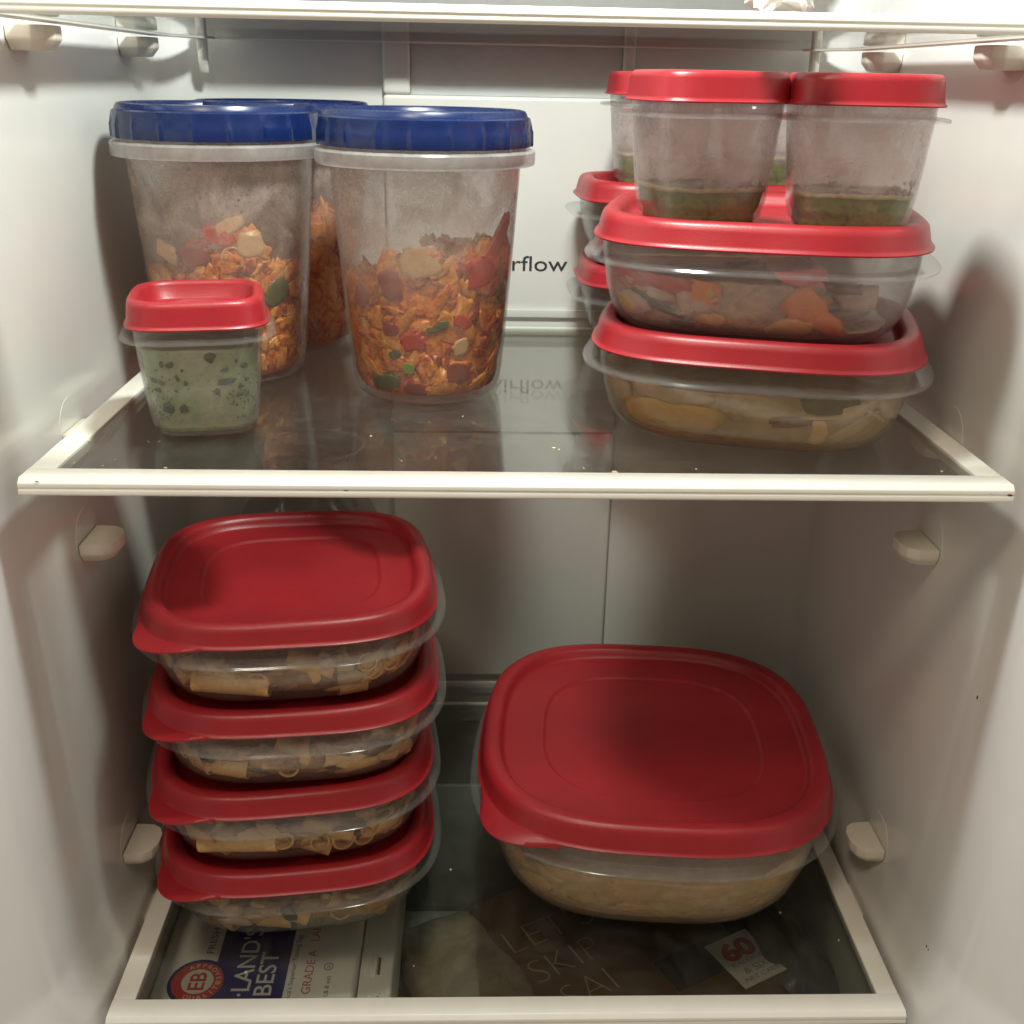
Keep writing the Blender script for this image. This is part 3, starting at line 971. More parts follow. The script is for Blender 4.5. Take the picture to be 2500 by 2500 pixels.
exB = [
    ("red_pepper_piece", 'redpep', lump(0.0085, 0.0046, 0.0018, 21, 0.3, 3, 1.6), -83, 0.0835, 0.0018, -18),
    ("pasta_ring", 'noodle', xf(tube(0.004, 0.0062, 0.0013, ribs=False), euler(0, PI / 2, 0.2)), -75, 0.0715, 0.0027, 0),
    ("pasta_ring", 'noodle', lump(0.0092, 0.0040, 0.0022, 23, 0.36, 3, 1.6), -77, 0.088, 0.0020, 25),
    ("kidney_bean", 'bean', lump(0.0095, 0.0070, 0.0022, 24, 0.3, 3, 1.6), -100, 0.0735, 0.0016, 15),
    ("green_pepper_piece", 'greenpep', lump(0.0090, 0.0070, 0.0018, 25, 0.36, 3, 1.6), -42, 0.050, 0.0015, 35),
    ("potato_piece", 'noodle', lump(0.0080, 0.0070, 0.0022, 26, 0.36, 3, 1.6), -62, 0.078, 0.0018, 0),
    ("potato_piece", 'noodle', lump(0.0080, 0.0048, 0.0022, 27, 0.36, 3, 1.6), -124, 0.0735, 0.0018, -30),
]
stew(BL, "orange stew with a pasta ring in the tub close to the left wall", 12, lvB, 260, exB)
stew(AL, "dark reddish stew in the tub at the very back left", 13, lvA, 90, [])

# ---------------------------------------------------------------- right-hand stack on the middle shelf
KX = dict(aR=0.0885, h=0.0365, base=0.058)
EX, FX = (0.1270, 0.1100, 0.0), (0.1235, 0.1120, 0.0525)
RE, RF = R(-15), R(-13)
STK = "shallow square tubs with red lids"
square_box("square_container", "shallow square tub with a red lid standing on the middle shelf, tan gravy inside", EX, RE, group=STK, mat='tubtan', n=3.5, rn=3.1, **KX)
square_box("square_container", "misted square tub with a bright red lid carrying two cups, fish and orange pepper inside", FX, RF, group=STK, mat='tubpink', n=3.5, rn=3.1, **dict(KX, aR=0.0870))
BP = boxprof(0.0885, 0.0365, 0.058)

def dish(name, label, cat, loc, rot):
    return thing(name, label, cat, (loc[0], loc[1], loc[2] + 0.001), rot)

def piece(t, nm, m, VF, mt, sharp=70):
    V, F = xf(VF, mt)
    return mesh(nm, V, F, M[m], t, sharp=sharp)

NB = 3.5
M['gravylight'] = food("gravy_pale", [(0.3, (0.44, 0.31, 0.17)), (0.7, (0.55, 0.42, 0.25))], 60, 240, 0.3, 0.2, 1.0, 0.15)
tE = dish("vegetable_gravy", "tan gravy with a yellow squash chunk in the tub on the middle shelf", "food", EX, RE)
mass("gravy", BP, lambda a: 0.0300 + 0.0008 * noise.noise(Vector((a * 3, 0, 0))), NB, M['broth'], tE, bump=0.002, rough=0.0005, seed=31, inset=0.0012)
def wallm(prof, n, deg, z, dep, rz=0, ry=0):
    return place_on_wall(prof, n, R(deg), z, dep) @ Matrix.Rotation(R(rz), 4, 'Z') @ Matrix.Rotation(R(ry), 4, 'Y')
def wpiece(t, nm, m, VF, prof, n, deg, z, dep, rz=0):
    V, F = wrap(VF, prof, n, deg, z, dep, rz)
    return mesh(nm, V, F, M[m], t, sharp=180)
for (nm, m, sx, sy, deg, z, rz) in (
        ("squash_chunk", 'cheese', 0.0290, 0.0090, -109, 0.0155, 2), ("squash_chunk", 'gravylight', 0.0230, 0.0042, -106, 0.0265, -4), ("dark_leaf", 'shadegreen', 0.0130, 0.0050, -73, 0.0280, 0),
        ("chicken_piece", 'noodle', 0.0042, 0.0075, -74, 0.0130, 12), ("chicken_piece", 'gravylight', 0.0150, 0.0040, -58, 0.0160, 38), ("chicken_piece", 'gravylight', 0.0085, 0.0030, -62, 0.0250, 20),
        ("onion_strip", 'onion', 0.0100, 0.0010, -47, 0.0215, -28), ("onion_strip", 'gravylight', 0.0150, 0.0008, -72, 0.0215, 4), ("chicken_piece", 'gravylight', 0.0100, 0.0060, -140, 0.0240, 10), ("chicken_piece", 'mushroom', 0.0100, 0.0030, -84, 0.0180, 6)):
    wpiece(tE, nm, m, lump(sx, sy, 0.0008, 33 + sx * 900, 0.45), BP, NB, deg, z, 0.0011, rz)

M['fishpale'] = food("fish_pale", [(0.3, (0.50, 0.34, 0.22)), (0.7, (0.64, 0.50, 0.36))], 90, 320, 0.35, 0.4, 1.0, 0.25, specks=220)
tF = dish("baked_fish", "chunks of fish with orange pepper in the misted tub under the cups", "food", FX, RF)
rnd = random.Random(44)
BPK, BP = BP, boxprof(0.0870, 0.0365, 0.058)
def lvF(a):
    d = (math.degrees(a) + 360) % 360 - 360
    if -172 < d < -86:
        return 0.0285 + 0.004 * noise.noise(Vector((d * 0.08, 2.2, 0)))
    if -86 <= d < -70:
        return 0.0265 - (d + 86) / 16 * 0.020
    return 0.0065
mass("fish_mass", BP, lvF, NB, M['fish'], tF, bump=0.003, rough=0.0022, seed=45, inset=0.0022)
for k, (deg, z, sx, sy, m, rz) in enumerate([
        (-140, 0.0285, 0.019, 0.0048, 'tomato', -10), (-112, 0.0270, 0.019, 0.0042, 'tomato', -4), (-124, 0.0235, 0.016, 0.0036, 'fishpale', -14), (-100, 0.0190, 0.0110, 0.0060, 'fishpale', 10), (-131, 0.0160, 0.0090, 0.0060, 'fishpale', 0),
        (-98, 0.0240, 0.0090, 0.0062, 'carrot', -5), (-97, 0.0245, 0.0050, 0.0030, 'cheese', 0), (-82, 0.0185, 0.0105, 0.0095, 'carrot', -38), (-76, 0.0130, 0.0140, 0.0050, 'carrot', -30), (-85, 0.0090, 0.0110, 0.0045, 'cheese', 4),
        (-141, 0.0140, 0.0085, 0.0045, 'cheese', -15), (-96, 0.0115, 0.0070, 0.0038, 'cheese', -10), (-119, 0.0185, 0.0095, 0.0022, 'shadegreen', -28), (-106, 0.0080, 0.0060, 0.0020, 'shadegreen', 0), (-128, 0.0215, 0.0060, 0.0018, 'shadegreen', -35), (-112, 0.0140, 0.0080, 0.0016, 'shadegreen', -20),
        (-56, 0.0220, 0.0130, 0.0062, 'fishpale', 0), (-66, 0.0275, 0.0100, 0.0025, 'mushroom', -5), (-64, 0.0150, 0.0130, 0.0025, 'mushroom', 5)]):
    nm = {'fishpale': "fish_chunk", 'tomato': "tomato_piece", 'carrot': "orange_pepper_piece", 'cheese': "squash_piece", 'shadegreen': "dark_leaf", 'mushroom': "mushroom_slice"}[m]
    far = deg > -70
    wpiece(tF, nm, m, lump(sx, sy, 0.0040 if far else 0.0009, 50 + k, 0.6), BP, NB, deg, z, 0.0100 if far else 0.0013, rz)

# two tubs further back
BK, BK2 = (0.1280, 0.2790, 0.0), (0.1260, 0.2790, 0.0525)
KB = dict(aR=0.088, h=0.0365, base=0.055, ratio=0.66)
square_box("square_container", "red lidded tub at the back right, standing on the glass behind the stack", BK, 0.0, group=STK, **KB)
square_box("square_container", "second red lidded tub at the back right, holding the rear cups", BK2, R(2), group=STK, **KB)
AMAX[0] = 0.088
for (lc, lb, sd) in ((BK, "brown leftovers in the tub on the glass at the back right", 61), (BK2, "brown leftovers in the second tub at the back right", 62)):
    tt = dish("leftovers", lb, "food", lc, 0)
    mass("leftover_mass", boxprof(0.088, 0.0365, 0.055), 0.012, 4.2, M['sauce'], tt, bump=0.003, seed=sd, inset=0.006, ratio=0.66)

# cups
CG, CH = (0.0840, 0.0780, 0.1050), (0.1515, 0.0640, 0.1050)
CI, CJ = (0.0925, 0.2620, 0.1052), (0.1640, 0.2580, 0.1050)
CD = (-0.1605, 0.0860, 0.0)
GC = "small cups with red lids"
cup("red lidded cup with green sauce, front left one on the square tub", CG, R(10), group=GC)
cup("red lidded cup with green sauce, nearest the right wall on the square tub", CH, R(-8), group=GC)
cup("red lidded cup with green sauce half hidden behind the front left cup", CI, R(0), group=GC)
cup("red lidded cup with green sauce in the gap between the two front cups", CJ, R(5), group=GC)
cup("small red lidded cup of pale green dip standing alone on the shelf glass", CD, R(11), mat='cupwet', group=GC)

def sauce(loc, rot, label, seed, lev=0.0170, front=True):
    t = thing("green_sauce", label, "sauce", (loc[0], loc[1], loc[2] + 0.0006), rot)
    lv = lambda a: lev + 0.0006 * noise.noise(Vector((math.cos(a) * 3 + seed, math.sin(a) * 3, 0)))
    mass("sauce_mass", CUPP, lv, 4.0, M['pesto'], t, bump=0.0008, rough=0.0003, seed=seed, inset=0.0009)
    # pale froth line along the surface
    A = angles(96, 4.0)
    V, F = [], []
    for t_ in A:
        z = lv(t_)
        for da, dz in ((0.0002, -0.0006), (0.0002, 0.0012), (0.0022, 0.0014), (0.0023, 0.0)):
            a = prof_at(CUPP, z) - da
            x, y = sup(t_, a, 4.0)
            V.append((x, y, z + dz + 0.0003 * noise.noise(Vector((x * 300, y * 300, seed)))))
    for i in range(96):
        j = (i + 1) % 96
        F += [(4 * i + k, 4 * j + k, 4 * j + (k + 1) % 4, 4 * i + (k + 1) % 4) for k in range(4)]
    mesh("froth", V, F, M['foam'], t, sharp=180)
    if front:
        rnd = random.Random(seed)
        parts = []
        for k in range(46):                              # smears and flecks left on the wall above
            a = rnd.gauss(-70, 22)
            z = lev + abs(rnd.gauss(0, 0.0030)) + 0.0005
            s = rnd.uniform(0.0003, 0.0010)
            parts.append(xf(lump(s * rnd.uniform(0.8, 2), s * rnd.uniform(0.7, 1.5), 0.0002, k, 0.4, 1), wallm(CUPP, 4.0, a, z, 0.0007, rnd.uniform(-60, 60))))
        V, F = join(parts)
        o = mesh("sauce_flecks", V, F, M['mushroom'], t, sharp=180)
        o['kind'] = 'stuff'
sauce(CG, R(10), "dark green sauce at the bottom of the front left cup", 71)
sauce(CH, R(-8), "dark green sauce at the bottom of the cup nearest the right wall", 72, 0.0165)
sauce(CI, 0, "dark green sauce in the half hidden rear left cup", 73, 0.020, False)
sauce(CJ, R(5), "dark green sauce in the rear cup seen through the gap", 74, 0.020, False)

tD = thing("green_dip", "pale green dip with chopped chili in the lone small cup", "dip", (CD[0], CD[1], 0.0006), R(11))
mass("dip_mass", CUPP, 0.0440, 4.0, M['dip'], tD, bump=0.0015, rough=0.0003, seed=81, inset=0.0012)
chips = [(-88, 0.0405, 1.9, 2.0), (-104, 0.0372, 1.5, 1.1), (-113, 0.0375, 0.7, 1.3), (-56, 0.0355, 1.3, 1.2), (-80, 0.0340, 1.6, 0.8), (-78, 0.0280, 3.6, 1.3), (-130, 0.0293, 1.8, 0.9), (-117, 0.0280, 1.0, 0.8),
         (-99, 0.0305, 0.7, 1.2), (-94, 0.0277, 0.8, 0.9), (-126, 0.0245, 1.4, 0.8), (-86, 0.0230, 1.2, 1.0), (-62, 0.0248, 1.1, 0.7), (-63, 0.0208, 1.6, 0.8), (-51, 0.0208, 0.7, 1.2), (-114, 0.0150, 2.4, 1.9), (-97, 0.0148, 1.5, 1.9),
         (-101, 0.0240, 0.6, 0.5), (-76, 0.0215, 0.5, 0.5), (-52, 0.0285, 1.0, 0.7), (-122, 0.0345, 0.6, 0.4), (-95, 0.0345, 0.6, 0.5), (-68, 0.0380, 0.5, 0.8)]
for k, (dg, z, a, b) in enumerate(chips):
    wpiece(tD, "chili_piece", 'jalap', lump(a * 0.00125, b * 0.00125, 0.0006, 90 + k, 0.6, 2, 1.6), CUPP, 4.0, dg, z, 0.0007, (k * 37) % 50 - 25)
rnd = random.Random(5)
parts = []
for k in range(150):
    dg = rnd.uniform(-165, -15)
    z = min(0.043, max(0.0085, rnd.gauss(0.018, 0.010)))
    s = rnd.uniform(0.00015, 0.00042)
    parts.append(xf(lump(s * rnd.uniform(0.8, 2), s, 0.0004, k, 0.4, 1), wallm(CUPP, 4.0, dg, z, 0.0011, rnd.uniform(-90, 90))))
V, F = join(parts)
mesh("herb_flecks", V, F, M['jalap'], tD, sharp=180)['kind'] = 'stuff'

# ---------------------------------------------------------------- stack of four pasta tubs on the lowest shelf
KP = dict(aR=0.0895, h=0.0365, base=0.057)
PB = boxprof(0.0895, 0.0365, 0.057)
pitch = 0.0540
K = [(-0.1340, 0.1310, ZL, R(7)), (-0.1345, 0.1320, ZL + pitch, R(8)), (-0.1300, 0.1310, ZL + 2 * pitch, R(6)), (-0.1305, 0.1320, ZL + 3 * pitch, R(7))]
KLAB = ["lowest tub of the left stack, resting on the glass over the egg carton", "third tub from the top in the left stack of four",
        "second tub from the top in the left stack, penne against its front", "topmost tub of the left stack, its whole red lid showing"]
G4 = "stack of four square tubs with red lids"
first = square_box("square_container", KLAB[0], K[0][:3], K[0][3], group=G4, tab=(R(-135), R(17), 0.0100, -0.0006), n=3.4, rn=3.0, **KP)
for k in range(1, 4):
    r_ = first.copy()
    C.objects.link(r_)
    r_.location = K[k][:3]
    r_.rotation_euler = (0, 0, K[k][3])
    r_['label'] = KLAB[k]
    for ch in list(first.children):
        c_ = ch.copy()
        C.objects.link(c_)
        c_.parent = r_
        for g in ch.children:
            d_ = g.copy()
            C.objects.link(d_)
            d_.parent = c_

M['bits'] = island("sauce_bits", [(0.0, (0.16, 0.08, 0.025)), (0.25, (0.50, 0.28, 0.09)), (0.7, (0.74, 0.46, 0.17)), (1.0, (0.82, 0.58, 0.26))], 0.35)
def pasta(k, label, pieces, seed, lev=0.029):
    x, y, z, rr = K[k]
    t = thing("pasta", label, "pasta", (x, y, z + 0.001), rr)
    rnd = random.Random(seed)
    mass("sauce", PB, lambda a: lev + 0.003 * noise.noise(Vector((math.cos(a) * 4 + seed, math.sin(a) * 4, 0))), 3.4, M['sauce'], t, bump=0.004, rough=0.0015, seed=seed, inset=0.0050)
    for (kind, dg, zz, *rest) in pieces:
        if kind == 'long':                        # tube lying along the wall
            L, rz = rest
            piece(t, "penne", 'penne', tube(L, 0.0068), wallm(PB, 3.4, dg, zz, 0.0080, rz))
        elif kind == 'end':                       # tube seen end on
            rot_, = rest
            piece(t, "penne", 'penne', tube(0.022, 0.0064), wallm(PB, 3.4, dg, zz, 0.0135, rot_, 90) @ Matrix.Rotation(0.0, 4, 'X'))
        else:
            sx, sy, rz = rest
            nm = {'herb': "herb_leaf", 'onion': "onion_piece", 'mushroom': "mushroom_slice", 'penne': "penne", 'sauce': "sauce_lump", 'noodle': "chicken_piece", 'shells': "chicken_piece"}[kind]
            wpiece(t, nm, kind, lump(sx, sy, 0.0012, seed + dg, 0.6), PB, 3.4, dg, zz, 0.0024, rz)
    for j in range(15):                            # more tubes in among the sauce
        dg = rnd.choice([-165, -152, -142, -130, -122, -99, -92, -85, -78, -66, -58, -40, -28]) + rnd.uniform(-4, 4)
        if rnd.random() < 0.6:
            piece(t, "penne", 'penne', tube(rnd.uniform(0.018, 0.026), 0.0058), wallm(PB, 3.4, dg, rnd.uniform(0.010, 0.027), 0.0088, rnd.uniform(-35, 35), rnd.uniform(-12, 12)))
        else:
            piece(t, "penne", 'penne', tube(0.020, 0.0058), wallm(PB, 3.4, dg, rnd.uniform(0.012, 0.027), 0.0124, rnd.uniform(-20, 20), 75 + rnd.uniform(0, 25)))
    parts = []
    for j in range(70):                           # cream sauce, mushroom and bits between the tubes
        dg = rnd.uniform(-178, -2)
        sz = rnd.uniform(0.003, 0.009)
        parts.append(wrap(lump(sz * 1.3, sz * rnd.uniform(0.4, 0.8), 0.0020, seed + j * 0.7, 0.5, 2, 1.6), PB, 3.4, dg, rnd.uniform(0.006, 0.030), rnd.uniform(0.0046, 0.0070), rnd.uniform(-60, 60)))
    V, F = join(parts)
    mesh("sauce_bits", V, F, M['bits'], t, sharp=180)['kind'] = 'stuff'
pasta(3, "penne in the topmost tub of the left stack, tube ends against the right side", [
    ('long', -107, 0.0150, 0.042, -3), ('end', -71, 0.0215, 0), ('end', -61, 0.0190, 8), ('end', -50, 0.0215, 15), ('long', -71, 0.0085, 0.016, 0), ('herb', -97, 0.0285, 0.010, 0.0030, -8), ('onion', -84, 0.0275, 0.004, 0.0060, 25),
    ('mushroom', -84, 0.0150, 0.006, 0.007, 0), ('penne', -150, 0.0240, 0.010, 0.006, 20), ('onion', -78, 0.0240, 0.0055, 0.004, -30), ('onion', -76, 0.0170, 0.0075, 0.0060, 0)], 101)
pasta(2, "penne and mushrooms in the second tub from the top of the left stack", [
    ('end', -144, 0.0230, -10), ('long', -110, 0.0150, 0.020, -6), ('onion', -126, 0.0190, 0.0035, 0.010, 0), ('sauce', -92, 0.0220, 0.014, 0.008, -12), ('herb', -97, 0.0145, 0.0065, 0.0010, -18), ('herb', -82, 0.0125, 0.0060, 0.0010, -5),
    ('penne', -72, 0.0125, 0.014, 0.006, 10), ('mushroom', -62, 0.0240, 0.010, 0.005, 0), ('onion', -52, 0.0220, 0.006, 0.003, 30), ('herb', -118, 0.0240, 0.0035, 0.0045, 60)], 102)
pasta(1, "brown penne in the third tub from the top of the left stack", [
    ('long', -108, 0.0170, 0.046, 3), ('end', -77, 0.0135, 0), ('end', -66, 0.0135, 0), ('penne', -130, 0.0240, 0.012, 0.006, -10), ('mushroom', -76, 0.0265, 0.008, 0.003, 0), ('penne', -52, 0.0180, 0.010, 0.007, 15), ('herb', -60, 0.0290, 0.005, 0.0015, 10)], 103)
pasta(0, "dark mushroom pasta in the lowest tub of the left stack", [
    ('mushroom', -130, 0.0220, 0.013, 0.008, 0), ('onion', -110, 0.0150, 0.010, 0.0045, 10), ('herb', -91, 0.0210, 0.0045, 0.008, 0), ('noodle', -60, 0.0170, 0.011, 0.009, 15), ('sauce', -78, 0.0200, 0.010, 0.007, 0), ('onion', -46, 0.0260, 0.006, 0.003, 20)], 104)

# ---------------------------------------------------------------- the big tub
LX = (0.0955, 0.1520, ZL)
square_box("square_container", "large deep tub with a broad red lid, alone at the right of the lowest shelf", LX, R(-5), mat='tubcream', aR=0.1180, h=0.0665, n=3.0, rn=2.8, base=0.070, tab=(R(-135), R(17), 0.0125, -0.0030), emb=0.62, lidk=1.25, gap=0.0115)
tL = thing("noodle_casserole", "creamy tan noodles in the large tub", "food", (LX[0], LX[1], ZL + 0.001), R(-5))
LP = boxprof(0.1180, 0.0665, 0.070)
mass("noodle_mass", LP, lambda a: 0.050 + 0.003 * noise.noise(Vector((math.cos(a) * 4, math.sin(a) * 4, 9))), 3.0, M['shells'], tL, bump=0.006, rough=0.0015, seed=121, inset=0.0016)
rnd = random.Random(77)
for j in range(34):
    dg = rnd.uniform(-165, -15)
    zz = rnd.uniform(0.010, 0.046)
    wpiece(tL, "chicken_chunk", rnd.choice(['shells', 'shells', 'shells', 'penne']), lump(rnd.uniform(0.006, 0.018), rnd.uniform(0.004, 0.010), 0.0008, j, 0.6, 3, 1.6), LP, 3.0, dg, zz, 0.0024, rnd.uniform(-30, 30))

# ---------------------------------------------------------------- under the lowest shelf: drawer, egg carton, packages
M['drawer'] = plastic("drawer_grey", (0.30, 0.31, 0.28), 0.35)
dr = thing("crisper_drawer", "grey drawer under the lowest glass shelf", "drawer", (0, 0.13, -0.472))
o_ = Vector(dr.location)
rr_ = lambda V: [(v[0] - o_.x, v[1] - o_.y, v[2] - o_.z) for v in V]
for nm, b in (("drawer_floor", box(-0.222, 0.222, 0.012, 0.252, -0.474, -0.470)), ("drawer_side", box(-0.2245, -0.2222, 0.012, 0.252, -0.470, -0.346)), ("drawer_side", box(0.2222, 0.2245, 0.012, 0.252, -0.470, -0.346)),
              ("drawer_back", box(-0.2222, 0.2222, 0.2485, 0.2525, -0.470, -0.346)), ("drawer_front", box(-0.2222, 0.2222, 0.010, 0.0140, -0.470, -0.338))):
    bevelled(nm, [(rr_(b[0]), b[1])], M['drawer'], dr, 0.0006, 1)

M['foamwhite'] = plastic("carton_white", (0.88, 0.87, 0.82), 0.55, var=0.04, bump=0.3, bscale=500)
M['navy'] = plastic("print_navy", (0.012, 0.012, 0.16), 0.45)
M['printred'] = plastic("print_red", (0.55, 0.05, 0.04), 0.5)
M['cream'] = plastic("print_cream", (0.75, 0.70, 0.60), 0.5)
M['printwhite'] = plastic("print_white", (0.72, 0.74, 0.74), 0.5)
M['printgrey'] = plastic("print_grey", (0.20, 0.21, 0.26), 0.5)
M['printpink'] = plastic("print_pink", (0.66, 0.16, 0.13), 0.5)
ZE = -0.360
eg = thing("egg_carton", "white egg carton with a navy and red printed top under the glass", "egg carton", (-0.158, 0.11, -0.43))
o_ = Vector(eg.location)
sk = lambda V: [(v[0] - o_.x, v[1] - o_.y, v[2] - o_.z) for v in V]
hd, ht = (-0.2225, -0.0945), (-0.0945, -0.0715)
topV = [(-0.2205, 0.018, ZE), (-0.0965, 0.018, ZE), (-0.0965, 0.205, ZE), (-0.2205, 0.205, ZE), (-0.2275, 0.013, ZE - 0.034), (-0.090, 0.013, ZE - 0.034), (-0.090, 0.212, ZE - 0.034), (-0.2275, 0.212, ZE - 0.034)]
topF = [(3, 2, 1, 0), (4, 5, 6, 7), (0, 1, 5, 4), (1, 2, 6, 5), (2, 3, 7, 6), (3, 0, 4, 7)]
bevelled("carton_lid", [(sk(topV), topF)], M['foamwhite'], eg, 0.003, 3)
V, F = box(-0.2265, -0.091, 0.014, 0.211, -0.430, ZE - 0.0345)
bevelled("carton_base", [(sk(V), F)], M['foamwhite'], eg, 0.002, 2)
# front flap standing lower along the right side, with its latch slots
fl = [(-0.0942, 0.016, ZE - 0.006), (-0.0735, 0.016, ZE - 0.010), (-0.0735, 0.208, ZE - 0.010), (-0.0942, 0.208, ZE - 0.006), (-0.0895, 0.016, ZE - 0.032), (-0.0705, 0.016, ZE - 0.034), (-0.0705, 0.208, ZE - 0.034), (-0.0895, 0.208, ZE - 0.032)]
flap = bevelled("latch_flap", [(sk(fl), topF)], M['foamwhite'], eg, 0.0015, 2)
for yy in (0.088, 0.165):
    V, F = box(-0.0872, -0.0835, yy - 0.010, yy + 0.008, ZE - 0.0088, ZE - 0.0060)
    bevelled("latch", [(sk(V), F)], M['foamwhite'], flap, 0.0006, 1)
    V, F = box(-0.0830, -0.0815, yy - 0.008, yy + 0.006, ZE - 0.0090, ZE - 0.0076)
    mesh("latch_slot", sk(V), F, M['mushroom'], flap, smooth=False)
zp = ZE + 0.0002
def flat(pts, z, th=0.0002):
    return prism(pts, 2, z, z + th)
# navy panel with rounded corners, and the round badge
x0, x1, y0, y1, r0 = -0.1850, -0.1390, 0.0195, 0.1185, 0.009
pts = [(x0, y0), (x1, y0)]
pts += [(x1 - 0.004 + 0.004 * math.cos(a), y1 - 0.004 + 0.004 * math.sin(a)) for a in [PI / 2 * i / 6 for i in range(7)]]
pts += [(x0 + r0 + r0 * math.cos(a), y1 - r0 + r0 * math.sin(a)) for a in [PI / 2 + PI / 2 * i / 6 for i in range(7)]]
V, F = flat(pts, zp)
mesh("navy_panel", sk(V), F, M['navy'], eg, smooth=False)
cc = (-0.1935, 0.0662)
def ringpts(r):
    return [(cc[0] + r * math.cos(2 * PI * i / 48), cc[1] + r * math.sin(2 * PI * i / 48)) for i in range(48)]
V, F = flat(ringpts(0.0185), zp + 0.0003)
badge = mesh("badge", sk(V), F, M['navy'], eg, smooth=False)
V, F = flat(ringpts(0.0160), zp + 0.0006)
mesh("badge_ring", sk(V), F, M['printred'], badge, smooth=False)
V, F = flat(ringpts(0.0098), zp + 0.0009)
mesh("badge_centre", sk(V), F, M['cream'], badge, smooth=False)
T = lambda x, y, z=0.0: Vector((x, y, zp + z)) - o_
text_mesh("badge_letters", "EB", M['printred'], 0.012, T(cc[0] + 0.0048, cc[1] - 0.0070, 0.0012), (0, 0, PI / 2), badge, fit=(0.0140, 0.0100), offset=0.0002)
for word, a0, da, flip in (("QUALITY", 250, 17.5, True), ("APPROVED", 118, -17.5, False)):
    for i, chh in enumerate(word):
        # letters run round the ring; carton text reads along +y
        a = R(a0 - 90 + da * i) if flip else R(a0 + da * i - 90)
        rad = 0.0129
        ang = a + PI / 2
        px, py = cc[0] + (rad - 0.0016) * math.cos(ang) if not flip else cc[0] + (rad + 0.0016) * math.cos(ang), cc[1] + ((rad - 0.0016) if not flip else (rad + 0.0016)) * math.sin(ang)
        text_mesh("ring_letter", chh, M['cream'], 0.0046, T(px, py, 0.0009), (0, 0, ang - PI / 2 + (PI if flip else 0)), badge, align='CENTER')
QT = (0, 0, PI / 2)
text_mesh("lettering", "EGG·LAND'S", M['printwhite'], 0.016, T(-0.1603, 0.0225, 0.0003), QT, eg, fit=(0.0895, 0.0120), offset=0.0001)
text_mesh("lettering", "BEST", M['printwhite'], 0.016, T(-0.1465, 0.0555, 0.0003), QT, eg, fit=(0.0355, 0.0112), offset=0.0001)
text_mesh("lettering", "FRESH", M['printgrey'], 0.006, T(-0.1890, 0.0905), QT, eg, fit=(0.0225, 0.0046))
text_mesh("lettering", "America's Superior Tasting Egg", M['printgrey'], 0.004, T(-0.1342, 0.0415), QT, eg, fit=(0.0650, 0.0042))
text_mesh("lettering", "· GRADE A · LARGE", M['printpink'], 0.006, T(-0.1226, 0.0520), QT, eg, fit=(0.0740, 0.0056))
text_mesh("lettering", "12 EGGS 4 OZ (1 LB 8 oz)", M['printgrey'], 0.005, T(-0.1113, 0.0180), QT, eg, fit=(0.0525, 0.0036))
text_mesh("lettering", "U", M['printgrey'], 0.004, T(-0.1122, 0.0774), QT, eg, fit=(0.0021, 0.0026))
V, F = [], []
for i in range(28):
    a = 2 * PI * i / 28
    for r in (0.0026, 0.0031):
        V.append((-0.1135 + r * math.cos(a), 0.0785 + r * math.sin(a), zp + 0.0002))
for i in range(28):
    j = (i + 1) % 28
    F.append((2 * i, 2 * i + 1, 2 * j + 1, 2 * j))
mesh("round_mark", sk(V), F, M['printgrey'], eg, smooth=False)
text_mesh("lettering", "farm", M['printred'], 0.006, Vector((-0.0815, 0.0560, ZE - 0.0078)) - o_, (0, 0.1, PI / 2 - 0.2), flap, fit=(0.014, 0.0045))

# packages in the right half of the drawer
M['kraft'] = plastic("bag_brown", (0.085, 0.045, 0.018), 0.35, var=0.25)
M['chalk'] = plastic("print_tan", (0.30, 0.21, 0.11), 0.6)
M['bagtan'] = food("produce_tan", [(0.3, (0.13, 0.12, 0.085)), (0.55, (0.26, 0.21, 0.13)), (0.8, (0.30, 0.27, 0.20))], 22, 160, 0.25, 0.5, 1.2, 0.2)
M['baggreen'] = food("bag_dark_green", [(0.3, (0.030, 0.042, 0.030)), (0.7, (0.07, 0.085, 0.065))], 26, 120, 0.2, 0.4, 1.2, 0.2)
M['navybag'] = plastic("bag_navy", (0.010, 0.012, 0.016), 0.35)
M['labelwhite'] = plastic("label_white", (0.50, 0.49, 0.42), 0.5)
M['labelred'] = plastic("label_red", (0.36, 0.035, 0.03), 0.5)
ZP = -0.380
def pillow(cx, cy, hx, hy, hz, seed, wr=0.25):
    KX_, KY_ = 22, 22
    V, F = [], []
    for side in (1, -1):
        for i in range(KX_ + 1):
            for j in range(KY_ + 1):
                u, v = -1 + 2 * i / KX_, -1 + 2 * j / KY_
                e = ((1 - abs(u) ** 3) * (1 - abs(v) ** 3)) ** 0.5
                nz = noise.noise(Vector((u * 2.2 + seed, v * 2.2, side)))
                V.append((cx + u * hx, cy + v * hy, side * hz * e * (1 + wr * nz)))
    n1 = (KX_ + 1) * (KY_ + 1)
    for i in range(KX_):
        for j in range(KY_):
            a = i * (KY_ + 1) + j
            q = (a, a + KY_ + 1, a + KY_ + 2, a + 1)
            F.append(q)
            F.append(tuple(n1 + t for t in q[::-1]))
    return V, F
th = R(28)
bg_ = thing("tortilla_bag", "brown printed bag with hand drawn letters and a 60 calories tag", "bag", (0.020, 0.0720, ZP - 0.03), th)
V, F = box(0.0, 0.150, -0.075, 0.098, -0.0, 0.0290)
bevelled("bag", [(V, F)], M['kraft'], bg_, 0.006, 3)
def T2(x, y, z=0.0294):
    return (x, y, z)
text_mesh("lettering", "LET'S", M['chalk'], 0.024, T2(0.0060, 0.0390), (0, 0, 0), bg_, fit=(0.066, 0.0215), offset=-0.0006)
